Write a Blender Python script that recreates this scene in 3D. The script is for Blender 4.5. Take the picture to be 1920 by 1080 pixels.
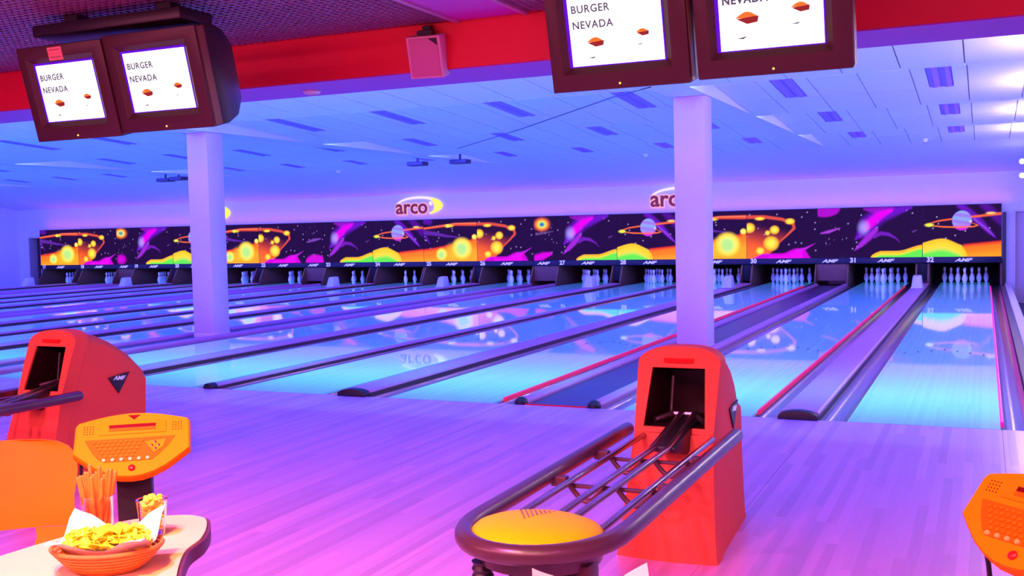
import bpy, bmesh, math, random
import numpy as np
from mathutils import Vector, Matrix
for o in list(bpy.data.objects): bpy.data.objects.remove(o, do_unlink=True)
scn = bpy.context.scene
COL = scn.collection
R = random.Random(7)
PI = math.pi

def srgb(r, g, b):
    f = lambda v: (v/255/12.92) if v/255 <= .04045 else ((v/255+.055)/1.055)**2.4
    return (f(r), f(g), f(b), 1)

# ------------------------------------------------------------------ camera
CX, CY, CZ = .4247, -8.3189, 1.5356
yaw, pit, rol, FPX = .4238, -.0564, -.0230, 1967.8
fw = Vector((-math.sin(yaw)*math.cos(pit), math.cos(yaw)*math.cos(pit), math.sin(pit)))
r0 = Vector((math.cos(yaw), math.sin(yaw), 0)); u0 = r0.cross(fw)
r1 = math.cos(rol)*r0 + math.sin(rol)*u0; u1 = -math.sin(rol)*r0 + math.cos(rol)*u0
cd = bpy.data.cameras.new('camera'); cam = bpy.data.objects.new('camera', cd); COL.objects.link(cam)
m = Matrix((r1, u1, -fw)).transposed().to_4x4(); m.translation = (CX, CY, CZ); cam.matrix_world = m
cd.sensor_fit = 'HORIZONTAL'; cd.sensor_width = 36; cd.lens = 36*FPX/1920; cd.clip_start = .05; cd.clip_end = 200
scn.camera = cam
# ------------------------------------------------------------------ world, exposure
scn.view_settings.view_transform = 'Standard'; scn.view_settings.look = 'None'
scn.view_settings.gamma = 1; scn.view_settings.use_curve_mapping = False
scn.view_settings.exposure = 0.0
w = bpy.data.worlds.new('hall_ambient'); scn.world = w; w.use_nodes = True
bg = w.node_tree.nodes['Background']; bg.inputs[0].default_value = (.10, .03, .25, 1); bg.inputs[1].default_value = .25
# ------------------------------------------------------------------ large lights
def area(name, loc, direction, sx, sy, power, col, spread=180):
    l = bpy.data.lights.new(name, 'AREA'); l.shape = 'RECTANGLE'; l.size = sx; l.size_y = sy
    l.energy = power; l.color = col; l.spread = math.radians(spread)
    o = bpy.data.objects.new(name, l); COL.objects.link(o); o.location = loc
    o.rotation_euler = Vector(direction).to_track_quat('-Z', 'Y').to_euler()
    return o
def spot(name, loc, target, power, col, ang=70, blend=.8, rad=.12):
    l = bpy.data.lights.new(name, 'SPOT'); l.energy = power; l.color = col; l.spot_size = math.radians(ang)
    l.spot_blend = blend; l.shadow_soft_size = rad
    o = bpy.data.objects.new(name, l); COL.objects.link(o); o.location = loc
    o.rotation_euler = (Vector(target)-Vector(loc)).to_track_quat('-Z', 'Y').to_euler()
    return o
# black-light tubes hidden behind the fascia and in the steps of the lane ceiling, plus two added fill rows
area('blacklight_row', (-14, -.46, 3.10), (0, .6, -1), 31, .04, 800, (.05, .13, 1.0), 120)
area('lane_fill_row', (-14, -.47, 3.05), (0, .62, -1), 31, .04, 270, (.04, .80, .90), 48)  # added cyan fill that brightens the first metres of the lanes, not a real tube
area('magenta_fill_row', (-14, -.46, 2.84), (0, 1, -.12), 31, .04, 90, (1.0, .16, .55), 120)  # added magenta fill that tints the column fronts and dividers pink
for yy, pw in ((3.34, 1400), (7.09, 1700), (10.84, 1800)):
    area('blacklight_row', (-14, yy, 3.21), (0, .85, -.5), 31, .06, pw, (.045, .065, 1.0))
# small tubes over the pin decks and on top of the masking
area('pin_deck_light', (-14, 17.75, .60), (0, .7, -.7), 29, .03, 30, (.38, .40, 1.0))
area('masking_top_light', (-14, 17.93, 1.87), (0, .12, 1), 30, .05, 30, (1.0, .08, .40))
# party lights over the seating
for x in (-8.6, -5.2, -1.8, 1.4):
    spot('magenta_spot', (x, -7.0, 3.0), (x, -5.7, 0), 560 if x < 0 else 300, (1.0, .12, .58), 92, 1)
area('seating_wash', (-4, -8.8, 3.0), (0, .75, -.65), 12, .5, 400, (1.0, .20, .36), 150)
area('approach_violet', (-8, -1.35, 2.72), (0, -.35, -1), 20, .06, 130, (.12, .06, 1.0), 130)
spot('table_spot', (-1.1, -7.4, 3.0), (-1.6, -6.2, .7), 230, (1.0, .74, .22), 54, 1)
spot('floor_spot', (-1.5, -7.6, 3.0), (-1.9, -4.9, 0), 170, (1.0, .52, .72), 58, 1)
spot('table_spot', (.0, -7.4, 3.0), (.1, -6.0, .7), 110, (1.0, .72, .30), 46, 1)
# ------------------------------------------------------------------ helpers
NUMW = 'seventeen eighteen nineteen twenty twenty-one twenty-two twenty-three twenty-four twenty-five twenty-six twenty-seven twenty-eight twenty-nine thirty thirty-one thirty-two'.split()
def nw(n): return NUMW[n-17]
def link(o, parent=None):
    COL.objects.link(o)
    if parent is not None: o.parent = parent
    return o
def empty(name, loc=(0, 0, 0), rz=0, parent=None):
    o = bpy.data.objects.new(name, None); o.location = loc; o.rotation_euler = (0, 0, rz); o.empty_display_size = .1
    return link(o, parent)
def tag(o, label, cat, group=None):
    o['label'] = label; o['category'] = cat
    if group: o['group'] = group
    return o
def struct(o, label=None):
    o['kind'] = 'structure'
    if label: o['label'] = label
    return o
def copy_tree(o, parent=None):
    c = o.copy(); COL.objects.link(c); c.parent = parent
    for ch in list(o.children): copy_tree(ch, c)
    return c
class MB:
    def __init__(s): s.v = []; s.f = []
    def add(s, vs, fs):
        n = len(s.v); s.v += [tuple(p) for p in vs]; s.f += [tuple(i+n for i in f) for f in fs]; return s
    def box(s, x0, x1, y0, y1, z0, z1):
        vs = [(x, y, z) for z in (z0, z1) for y in (y0, y1) for x in (x0, x1)]
        return s.add(vs, [(0, 2, 3, 1), (4, 5, 7, 6), (0, 1, 5, 4), (2, 6, 7, 3), (0, 4, 6, 2), (1, 3, 7, 5)])
    def prism_x(s, prof, x0, x1):            # profile of (y,z), extruded along x
        n = len(prof); vs = [(x0, y, z) for y, z in prof]+[(x1, y, z) for y, z in prof]
        return s.add(vs, [tuple(range(n)), tuple(range(2*n-1, n-1, -1))]+[(i, i+n, (i+1) % n+n, (i+1) % n) for i in range(n)])
    def prism_y(s, prof, y0, y1):            # profile of (x,z), extruded along y
        n = len(prof); vs = [(x, y0, z) for x, z in prof]+[(x, y1, z) for x, z in prof]
        return s.add(vs, [tuple(range(n)), tuple(range(2*n-1, n-1, -1))]+[(i, i+n, (i+1) % n+n, (i+1) % n) for i in range(n)])
    def prism_z(s, prof, z0, z1):
        n = len(prof); vs = [(x, y, z0) for x, y in prof]+[(x, y, z1) for x, y in prof]
        return s.add(vs, [tuple(range(n)), tuple(range(2*n-1, n-1, -1))]+[(i, i+n, (i+1) % n+n, (i+1) % n) for i in range(n)])
    def lathe(s, prof, n=16, c=(0, 0, 0)):   # prof (r,z)
        vs = []; fs = []
        for r, z in prof:
            for k in range(n): vs.append((c[0]+r*math.cos(2*PI*k/n), c[1]+r*math.sin(2*PI*k/n), c[2]+z))
        for i in range(len(prof)-1):
            for k in range(n):
                k2 = (k+1) % n; fs.append((i*n+k, i*n+k2, (i+1)*n+k2, (i+1)*n+k))
        if prof[0][0] > 1e-4: fs.append(tuple(range(n-1, -1, -1)))
        if prof[-1][0] > 1e-4: fs.append(tuple((len(prof)-1)*n+k for k in range(n)))
        return s.add(vs, fs)
    def tube(s, pts, r, n=10, closed=False, round_ends=False):
        P = [Vector(p) for p in pts]; N = len(P); rings = []; prev = None
        rr = r if isinstance(r, (list, tuple)) else [r]*N
        for i in range(N):
            if closed: t = P[(i+1) % N]-P[i-1]
            else: t = P[min(i+1, N-1)]-P[max(i-1, 0)]
            t.normalize()
            if prev is None:
                a = Vector((0, 0, 1)) if abs(t.z) < .9 else Vector((1, 0, 0)); nrm = t.cross(a).normalized()
            else: nrm = (prev-t*prev.dot(t)).normalized()
            prev = nrm; b = t.cross(nrm)
            rings.append([P[i]+rr[i]*(math.cos(2*PI*k/n)*nrm+math.sin(2*PI*k/n)*b) for k in range(n)])
        if round_ends and not closed:
            t0 = (P[0]-P[1]).normalized(); t1 = (P[-1]-P[-2]).normalized()
            def cap(ring, c, t, rad):
                return [[c+(q-c)*math.cos(a)+t*rad*math.sin(a) for q in ring] for a in (.5, 1.0, 1.35)]
            rings = cap(rings[0], P[0], t0, rr[0])[::-1]+rings+cap(rings[-1], P[-1], t1, rr[-1])
        vs = [q for ring in rings for q in ring]; M = len(rings); fs = []
        for i in range(M if closed else M-1):
            j = (i+1) % M
            for k in range(n): k2 = (k+1) % n; fs.append((i*n+k, i*n+k2, j*n+k2, j*n+k))
        if not closed: fs += [tuple(range(n-1, -1, -1)), tuple((M-1)*n+k for k in range(n))]
        return s.add(vs, fs)
    def sphere(s, c, r, n=12, m=8, sc=(1, 1, 1)):
        prof = [(max(1e-5, r*math.sin(PI*i/m)), -r*math.cos(PI*i/m)) for i in range(m+1)]
        b = MB().lathe(prof, n); return s.add([(c[0]+x*sc[0], c[1]+y*sc[1], c[2]+z*sc[2]) for x, y, z in b.v], b.f)
    def mesh(s, name, mat, bevel=0, smooth=40, seg=2):
        me = bpy.data.meshes.new(name); me.from_pydata(s.v, [], s.f)
        bm = bmesh.new(); bm.from_mesh(me); bmesh.ops.recalc_face_normals(bm, faces=bm.faces)
        if bevel: 
            bmesh.ops.bevel(bm, geom=[e for e in bm.edges if len(e.link_faces) == 2 and e.calc_face_angle(0) > .5], offset=bevel, segments=seg, affect='EDGES', profile=.5)
        bm.to_mesh(me); bm.free()
        if smooth:
            me.polygons.foreach_set('use_smooth', [True]*len(me.polygons)); me.set_sharp_from_angle(angle=math.radians(smooth))
        if mat: me.materials.append(mat)
        return me
    def obj(s, name, mat, parent=None, bevel=0, smooth=40, loc=None, mx=None):
        if mx is not None: s.v = [tuple(mx @ Vector(p)) for p in s.v]
        o = bpy.data.objects.new(name, s.mesh(name, mat, bevel, smooth))
        if loc: o.location = loc
        return link(o, parent)
def text_mesh(body, size, mat, extrude=.002, shear=0, offset=0, sx=1, align='CENTER', space=1):
    cu = bpy.data.curves.new('text', 'FONT'); cu.body = body; cu.size = size; cu.extrude = extrude; cu.shear = shear
    cu.offset = offset; cu.align_x = align; cu.align_y = 'CENTER'; cu.space_character = space; cu.resolution_u = 3
    o = bpy.data.objects.new('text', cu); COL.objects.link(o); bpy.context.view_layer.update()
    me = bpy.data.meshes.new_from_object(o.evaluated_get(bpy.context.evaluated_depsgraph_get()))
    bpy.data.objects.remove(o); bpy.data.curves.remove(cu)
    if sx != 1:
        for v in me.vertices: v.co.x *= sx
    me.materials.clear(); me.materials.append(mat); return me
def text_obj(name, me, loc, rot, parent):
    o = bpy.data.objects.new(name, me); o.location = loc; o.rotation_euler = rot; return link(o, parent)
FRONT = (PI/2, 0, 0)                          # text that faces -Y
# ------------------------------------------------------------------ materials
def mat(name, col, rough=.5, metal=0, emit=None, es=1, coat=0, cr=.1, spec=.5, noise=0, nscale=20, bump=0, bscale=60, trans=0):
    m = bpy.data.materials.new(name); m.use_nodes = True; nt = m.node_tree; b = nt.nodes['Principled BSDF']
    b.inputs['Base Color'].default_value = col; b.inputs['Roughness'].default_value = rough; b.inputs['Metallic'].default_value = metal
    b.inputs['Specular IOR Level'].default_value = spec; b.inputs['Coat Weight'].default_value = coat; b.inputs['Coat Roughness'].default_value = cr
    if trans: b.inputs['Transmission Weight'].default_value = trans
    if emit: b.inputs['Emission Color'].default_value = emit; b.inputs['Emission Strength'].default_value = es
    if noise:
        tc = nt.nodes.new('ShaderNodeTexCoord'); n = nt.nodes.new('ShaderNodeTexNoise'); n.inputs['Scale'].default_value = nscale; n.inputs['Detail'].default_value = 4
        mx = nt.nodes.new('ShaderNodeMix'); mx.data_type = 'RGBA'
        mx.inputs[6].default_value = tuple(c*(1-noise) for c in col[:3])+(1,); mx.inputs[7].default_value = tuple(min(1, c*(1+noise)) for c in col[:3])+(1,)
        nt.links.new(tc.outputs['Object'], n.inputs['Vector']); nt.links.new(n.outputs['Fac'], mx.inputs[0]); nt.links.new(mx.outputs[2], b.inputs['Base Color'])
    if bump:
        tc = nt.nodes.new('ShaderNodeTexCoord'); n = nt.nodes.new('ShaderNodeTexNoise'); n.inputs['Scale'].default_value = bscale; n.inputs['Detail'].default_value = 3
        bp = nt.nodes.new('ShaderNodeBump'); bp.inputs['Strength'].default_value = bump; bp.inputs['Distance'].default_value = .01
        nt.links.new(tc.outputs['Object'], n.inputs['Vector']); nt.links.new(n.outputs['Fac'], bp.inputs['Height']); nt.links.new(bp.outputs[0], b.inputs['Normal'])
    return m
def boards(name, c1, c2, bw, bl, rough, coat, cr):
    # printed strips running along Y, each with its own tone
    m = bpy.data.materials.new(name); m.use_nodes = True; nt = m.node_tree; N = nt.nodes; L = nt.links; b = N['Principled BSDF']
    g = N.new('ShaderNodeNewGeometry'); sp = N.new('ShaderNodeSeparateXYZ'); L.new(g.outputs['Position'], sp.inputs[0])
    def math_(op, a, bb=None):
        n = N.new('ShaderNodeMath'); n.operation = op
        for i, q in enumerate((a, bb)):
            if q is None: continue
            if isinstance(q, (int, float)): n.inputs[i].default_value = q
            else: L.new(q, n.inputs[i])
        return n.outputs[0]
    ix = math_('FLOOR', math_('DIVIDE', sp.outputs[0], bw))
    wn1 = N.new('ShaderNodeTexWhiteNoise'); wn1.noise_dimensions = '1D'; L.new(ix, wn1.inputs['W'])
    yo = math_('ADD', math_('DIVIDE', sp.outputs[1], bl), math_('MULTIPLY', wn1.outputs['Value'], 7.3))
    cmb = N.new('ShaderNodeCombineXYZ'); L.new(ix, cmb.inputs[0]); L.new(math_('FLOOR', yo), cmb.inputs[1])
    wn = N.new('ShaderNodeTexWhiteNoise'); wn.noise_dimensions = '2D'; L.new(cmb.outputs[0], wn.inputs['Vector'])
    mp = N.new('ShaderNodeMapping'); mp.inputs['Scale'].default_value = (60, 3, 1); L.new(g.outputs['Position'], mp.inputs['Vector'])
    ns = N.new('ShaderNodeTexNoise'); ns.inputs['Scale'].default_value = 1; ns.inputs['Detail'].default_value = 4; L.new(mp.outputs[0], ns.inputs['Vector'])
    fac = math_('ADD', math_('MULTIPLY', wn.outputs['Value'], .75), math_('MULTIPLY', ns.outputs['Fac'], .3))
    mx = N.new('ShaderNodeMix'); mx.data_type = 'RGBA'; mx.inputs[6].default_value = c1; mx.inputs[7].default_value = c2; mx.clamp_factor = True
    L.new(fac, mx.inputs[0]); L.new(mx.outputs[2], b.inputs['Base Color'])
    b.inputs['Roughness'].default_value = rough; b.inputs['Coat Weight'].default_value = coat; b.inputs['Coat Roughness'].default_value = cr
    return m
def attr_mat(name, es, rough=.35, base=.15):
    m = bpy.data.materials.new(name); m.use_nodes = True; nt = m.node_tree; b = nt.nodes['Principled BSDF']
    a = nt.nodes.new('ShaderNodeAttribute'); a.attribute_name = 'art'
    mx = nt.nodes.new('ShaderNodeMix'); mx.data_type = 'RGBA'; mx.inputs[0].default_value = base; mx.inputs[6].default_value = (0, 0, 0, 1)
    nt.links.new(a.outputs['Color'], mx.inputs[7]); nt.links.new(mx.outputs[2], b.inputs['Base Color'])
    nt.links.new(a.outputs['Color'], b.inputs['Emission Color']); b.inputs['Emission Strength'].default_value = es; b.inputs['Roughness'].default_value = rough
    return m
M = {}
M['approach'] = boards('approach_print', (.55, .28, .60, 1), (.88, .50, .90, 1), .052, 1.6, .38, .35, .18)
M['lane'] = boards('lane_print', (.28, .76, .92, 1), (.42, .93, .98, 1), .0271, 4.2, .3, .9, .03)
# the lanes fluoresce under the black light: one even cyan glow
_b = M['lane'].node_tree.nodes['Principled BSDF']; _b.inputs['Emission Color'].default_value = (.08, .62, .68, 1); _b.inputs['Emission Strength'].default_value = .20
M['joint'] = mat('dark_joint', (.05, .03, .08, 1), .7)
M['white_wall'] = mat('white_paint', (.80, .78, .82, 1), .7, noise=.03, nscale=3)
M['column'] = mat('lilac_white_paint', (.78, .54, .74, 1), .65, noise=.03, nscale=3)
M['tile'] = mat('ceiling_tile_board', (.82, .82, .86, 1), .85, bump=.25, bscale=120)
M['tbar'] = mat('ceiling_backing', (.30, .30, .42, 1), .7)
M['red'] = mat('red_paint', (.78, .004, .035, 1), .55, noise=.06, nscale=2)
M['purple_soffit'] = mat('purple_soffit_paint', (.45, .03, .48, 1), .7)
M['pink_panel'] = mat('magenta_panel', (.62, .03, .45, 1), .6)
M['lattice'] = mat('lattice_metal', (.45, .20, .38, 1), .4, metal=.3)
M['plenum'] = mat('dark_plenum', (.035, .008, .03, 1), .9)
M['cap'] = mat('divider_capping', (.58, .20, .42, 1), .4, metal=.1, noise=.08, nscale=6)
M['cap_side'] = mat('divider_side', (.08, .035, .045, 1), .45)
M['gutter'] = mat('gutter_plastic', (.38, .20, .28, 1), .18, metal=.6)
M['black'] = mat('black_rubber', (.012, .010, .016, 1), .45)
M['carpet'] = mat('purple_floor_strip', (.05, .02, .07, 1), .35, noise=.1, nscale=80)
M['rail_red'] = mat('red_edge_rail', (.9, .03, .10, 1), .35, emit=(1, .02, .12, 1), es=.35)
M['rail_pink'] = mat('pink_edge_rail', (.9, .03, .30, 1), .35, emit=(1, .0, .30, 1), es=.8)
M['kick'] = mat('brown_kickback', (.16, .05, .035, 1), .5, noise=.2, nscale=9)
M['pit'] = mat('pit_curtain', (.01, .008, .015, 1), .9)
M['pin'] = mat('pin_plastic', (.85, .85, .9, 1), .25, coat=.4)
M['pin_red'] = mat('pin_band_red', (.75, .02, .05, 1), .3)
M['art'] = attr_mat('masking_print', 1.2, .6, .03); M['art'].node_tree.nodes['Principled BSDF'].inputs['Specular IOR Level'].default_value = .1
M['strip'] = mat('masking_strip', (.018, .010, .035, 1), .5, spec=.2)
M['lettering'] = mat('strip_lettering', (.4, .4, .5, 1), .6, emit=srgb(195, 175, 255), es=.6)
M['sign_white'] = mat('sign_white', (.05, .04, .04, 1), .6, emit=srgb(255, 225, 205), es=1.1)
M['sign_glow'] = mat('sign_letter_glow', (.05, .04, .04, 1), .6, emit=srgb(255, 175, 150), es=1.1)
M['sign_yellow'] = mat('sign_yellow', (.05, .04, .01, 1), .6, emit=srgb(255, 240, 10), es=1.1)
M['sign_brown'] = mat('sign_brown', (.03, .01, .01, 1), .6, emit=srgb(125, 30, 5), es=.8)
M['troffer'] = mat('troffer_housing', (.30, .12, .62, 1), .5)
M['troffer_d'] = mat('troffer_diffuser', (.36, .16, .60, 1), .35)
M['hood'] = mat('orange_hood_plastic', (.93, .15, .07, 1), .55, spec=.15, noise=.03, nscale=8)
M['hood_dark'] = mat('hood_interior', (.035, .008, .012, 1), .35)
M['rack_tube'] = mat('rack_rubber_tube', (.075, .03, .045, 1), .33, coat=.3, cr=.25)
M['rail_metal'] = mat('rack_rail_metal', (.30, .24, .26, 1), .22, metal=.85)
M['bracket'] = mat('rack_bracket', (.10, .035, .045, 1), .4)
M['yellow'] = mat('amber_plastic', (.95, .32, .003, 1), .6, spec=.06)
M['dome'] = mat('dryer_amber', (.95, .72, .003, 1), .55, spec=.1)
M['amber_dark'] = mat('amber_recess', (.92, .16, .004, 1), .6, spec=.06)
M['key'] = mat('amber_key', (.95, .22, .004, 1), .6, spec=.06)
M['key_lit'] = mat('pale_key', (.95, .55, .12, 1), .4)
M['lcd'] = mat('lcd_window', (.16, .006, .006, 1), .15)
M['redbtn'] = mat('red_button', (.8, .02, .01, 1), .2)
M['post'] = mat('black_post', (.018, .010, .018, 1), .4)
M['chair'] = mat('orange_ply', (.95, .21, .006, 1), .55, spec=.12, noise=.12, nscale=6)
M['steel'] = mat('chair_steel', (.5, .45, .5, 1), .25, metal=.9)
M['table'] = mat('pale_laminate', (.88, .64, .30, 1), .5, spec=.2, noise=.03, nscale=20)
M['table_edge'] = mat('dark_table_edge', (.10, .02, .07, 1), .45)
M['wicker'] = mat('wicker', (.72, .22, .03, 1), .55, noise=.3, nscale=40)
M['chip'] = mat('yellow_chip', (.98, .86, .02, 1), .5, noise=.12, nscale=60)
M['paper'] = mat('paper_napkin', (.92, .88, .70, 1), .7)
M['pretzel'] = mat('pretzel_stick', (.78, .26, .02, 1), .5, noise=.3, nscale=70)
M['nut'] = mat('yellow_snack', (.95, .78, .05, 1), .5, noise=.2, nscale=70)
M['cup'] = mat('clear_cup', (1, .96, .97, 1), .03, trans=1); M['cup'].node_tree.nodes['Principled BSDF'].inputs['IOR'].default_value = 1.12
M['bezel'] = mat('monitor_bezel', (.060, .018, .022, 1), .45, noise=.05, nscale=30)
M['mon_body'] = mat('monitor_body', (.030, .014, .020, 1), .5)
M['mon_trim'] = mat('monitor_brown_trim', (.22, .09, .04, 1), .45)
M['screen'] = mat('screen_white', (.9, .95, .95, 1), .2, emit=(.95, 1, .98, 1), es=1.5)
M['screen_edge'] = mat('screen_violet_edge', (.1, .02, .5, 1), .2, emit=srgb(60, 0, 200), es=.7)
M['ink'] = mat('screen_lettering', (.02, .05, .08, 1), .5, emit=srgb(80, 90, 100), es=.6)
M['bun'] = mat('screen_bun', (.5, .2, .02, 1), .5, emit=srgb(235, 120, 20), es=.8)
M['meat'] = mat('screen_meat', (.2, .03, .01, 1), .5, emit=srgb(110, 30, 20), es=.7)
M['led'] = mat('amber_led', (.9, .6, .05, 1), .3, emit=(1, .7, .1, 1), es=2)
M['label_paper'] = mat('pink_label', (.85, .28, .24, 1), .6)
M['speaker'] = mat('speaker_white', (.78, .36, .50, 1), .5)
M['speaker_grille'] = mat('speaker_grille', (.62, .18, .34, 1), .6)
M['lamp'] = mat('lamp_glow', (1, 1, 1, 1), .3, emit=(1, .96, .92, 1), es=14)
M['fixture'] = mat('fixture_dark', (.05, .03, .05, 1), .5)
M['ledge'] = mat('ledge_white', (.75, .62, .62, 1), .5)
M['walk'] = mat('walkway_floor', (.10, .08, .10, 1), .7)
M['door'] = mat('door_paint', (.55, .42, .38, 1), .6)
M['dark_void'] = mat('dark_doorway', (.05, .03, .02, 1), .9)
M['sweep'] = mat('pale_cover', (.72, .66, .78, 1), .45)
# ------------------------------------------------------------------ layout of the lanes
LW = 1.0668; H = LW/2; GA, GB, GW = .735, .53, 1.22; GUT = .212
lanes = {}; x = 0.0
for n in range(32, 16, -1):
    lanes[n] = x
    gap = GA if n % 2 == 0 else (GW if n % 4 == 3 else GB)      # gap to the left of lane n
    x -= LW+gap
XL = lanes[17]-H-.35
def gap_right(n): return {0: None if n == 32 else GB, 1: GA, 2: GW, 3: GA}[n % 4]
# ------------------------------------------------------------------ the setting
fl = MB().box(-31.5, 2.4, -13, -.004, -.12, -.012).obj('floor', M['joint'], smooth=0); struct(fl, 'pale wooden bowling approach lit violet and pink')
# approach laid in printed panels
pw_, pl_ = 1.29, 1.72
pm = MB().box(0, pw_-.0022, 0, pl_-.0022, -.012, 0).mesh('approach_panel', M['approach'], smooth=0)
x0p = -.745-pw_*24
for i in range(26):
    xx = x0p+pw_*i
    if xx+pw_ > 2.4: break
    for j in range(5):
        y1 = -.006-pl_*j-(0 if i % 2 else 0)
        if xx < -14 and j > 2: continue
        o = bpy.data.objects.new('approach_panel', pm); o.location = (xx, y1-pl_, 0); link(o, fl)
wk = MB().box(.97, 2.4, -.004, 19, -.46, -.42).obj('floor', M['walk'], smooth=0); struct(wk, 'dark walkway floor beside the lanes')
base = MB().box(-31.5, .97, 0, 20.6, -.2, -.13).obj('floor', M['joint'], smooth=0); struct(base, 'dark floor under the lanes')
wl = MB().box(-31.6, -30.4, -13, 21, -.5, 3.9).obj('wall_left', M['white_wall'], smooth=0); struct(wl)
wr = MB().box(2.1, 2.3, -13, 21, -.5, 3.9).obj('wall_right', M['white_wall'], smooth=0); struct(wr)
wb = MB().box(-31.5, 2.4, -13.2, -13, -.1, 3.9).obj('wall_back', M['white_wall'], smooth=0); struct(wb)
wf = MB().box(XL, .80, 18.14, 18.3, .62, 2.60).box(.80, 1.02, 18.14, 18.3, -.45, 2.60).box(1.02, 2.1, 18.14, 18.3, 1.70, 2.60).box(1.95, 2.1, 18.14, 18.3, -.45, 1.7)
wf.box(XL-.08, XL, 18.14, 18.3, -.2, 2.6).box(XL-.62, XL-.08, 18.14, 18.3, 1.6, 2.6).box(-30.4, XL-.62, 18.14, 18.3, -.2, 2.6)
wf = wf.obj('wall_front', M['white_wall'], smooth=0); struct(wf, 'white wall above the masking units')
d1 = MB().box(1.06, 1.92, 18.20, 18.24, -.42, 1.66).obj('door_1', M['door'], smooth=0); struct(d1, 'beige service door right of the masking')
MB().box(1.02, 1.06, 18.10, 18.26, -.42, 1.70).box(1.06, 1.95, 18.10, 18.26, 1.66, 1.70).obj('door_frame', M['ledge'], d1, smooth=0)
MB().tube([(1.85, 18.2, .5), (1.85, 18.15, .5), (1.74, 18.15, .5)], .012).obj('door_handle', M['steel'], d1)
d2 = MB().box(XL-.62, XL-.08, 18.5, 18.54, -.1, 1.6).obj('door_2', M['dark_void'], smooth=0); struct(d2, 'dark doorway beside the leftmost masking panel')
MB().box(XL-.64, XL-.60, 18.08, 18.4, -.1, 1.62).box(XL-.10, XL-.06, 18.08, 18.4, -.1, 1.62).box(XL-.60, XL-.10, 18.08, 18.4, 1.58, 1.62).obj('door_frame', M['door'], d2, smooth=0)
sl = MB().prism_x([(14.5, 3.08), (18.14, 2.58), (18.3, 2.58), (18.3, 3.7), (14.5, 3.7)], -30.4, 2.1).obj('trim_1', M['white_wall'], smooth=0); struct(sl, 'white sloping bulkhead above the front wall')
# stepped lane ceiling: four bays, each falling towards the pins
BAY = [-.5, 3.25, 7.0, 10.75]; PIT = 3.75; ZT, ZB = 3.33, 3.08
ce = MB()
for b0 in BAY: ce.prism_x([(b0, ZT+.02), (b0+PIT, ZB+.02), (b0+PIT, 3.7), (b0, 3.7)], -30.4, 2.1)
ce = ce.obj('ceiling', M['tbar'], smooth=0); struct(ce, 'stepped suspended ceiling of pale tiles over the lanes')
slope = math.atan2(ZB-ZT, PIT); TL = math.hypot(PIT, ZT-ZB)/3; TX = .6
TROF = [-.06, -1.8]+[q-7.487*k for k in range(4) for q in (-3.8, -5.6, -7.4, -9.2)]
tm = MB().box(-TX/2+.006, TX/2-.006, .007, TL-.007, -.012, .012).mesh('ceiling_tile', M['tile'], smooth=0)
BEAMS = [-2.83-7.487*k for k in range(4)]
spans = []; cuts = sorted([(q-.3, q+.3, 'T') for q in TROF]+[(q-.232, q+.232, 'B') for q in BEAMS]); xa = -30.38
for c0, c1, kd in cuts+[(2.09, 2.09, 'E')]:
    if c0-xa > .05:
        nn = max(1, round((c0-xa)/TX)); ww = (c0-xa)/nn
        spans += [(xa+ww*(k+.5), ww, 'F') for k in range(nn)]
    if kd == 'T': spans.append(((c0+c1)/2, c1-c0, 'T'))
    xa = c1
tiles = []
for b, b0 in enumerate(BAY):
    for r in range(3):
        if b == 0 and r < 2: continue
        if b > 0 and r == 0: continue
        yy = b0+PIT*r/3; zz = ZT+(ZB-ZT)*r/3
        for xc, ww, kd in spans:
            if kd == 'T' and r == 1: continue
            tiles.append((math.hypot(xc-CX, yy-CY), xc, yy, zz, ww))
tiles.sort(); rest = MB()
for i, (d, xc, yy, zz, ww) in enumerate(tiles):
    if i < 300:
        o = bpy.data.objects.new('ceiling_tile', tm); o.location = (xc, yy, zz); o.rotation_euler = (slope, 0, 0); o.scale.x = ww/TX; link(o, ce)
    else:
        mt = Matrix.Translation((xc, yy, zz)) @ Matrix.Rotation(slope, 4, 'X') @ Matrix.Diagonal((ww/TX, 1, 1, 1))
        rest.add([mt @ v.co for v in tm.vertices], [tuple(p.vertices) for p in tm.polygons])
rt = rest.obj('ceiling_tiles', M['tile'], ce, smooth=0); rt['kind'] = 'stuff'
for i, bx in enumerate(BEAMS):
    o = MB().box(bx-.23, bx+.23, -.49, 14.6, ZB, 3.6).obj('trim_%d' % (2+i), M['white_wall'], smooth=0); struct(o, 'white boxed ceiling beam running towards the pins')
# recessed light fittings, switched off
tr0 = None
for b in (1, 2, 3):
    for qi, q in enumerate(TROF):
        if 32-qi < 17: continue
        yy = BAY[b]+PIT/3; zz = ZT+(ZB-ZT)/3
        if tr0 is None:
            tr0 = empty('ceiling_light')
            MB().box(-.135, .135, .012, TL-.012, -.004, .05).obj('housing', M['troffer'], tr0, smooth=0)
            for sx in (-1, 1): MB().prism_y([(sx*.012, -.006), (sx*.07, -.020), (sx*.125, -.006), (sx*.125, 0), (sx*.012, 0)], .03, TL-.03).obj('diffuser', M['troffer_d'], tr0, smooth=0)
            for sx in (-1, 1): MB().box(min(sx*.14, sx*.295), max(sx*.14, sx*.295), .007, TL-.007, -.012, .012).obj('side_panel', M['tile'], tr0, smooth=0)
            t = tr0
        else: t = copy_tree(tr0)
        t.location = (q, yy, zz); t.rotation_euler = (slope, 0, 0)
        tag(t, 'unlit violet recessed ceiling light above lane %s in the %s' % (nw(32-qi), {1: 'step nearest the red fascia', 2: 'middle step', 3: 'step next to the bulkhead'}[b]), 'ceiling light', 'unlit ceiling lights over the lanes')
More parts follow.
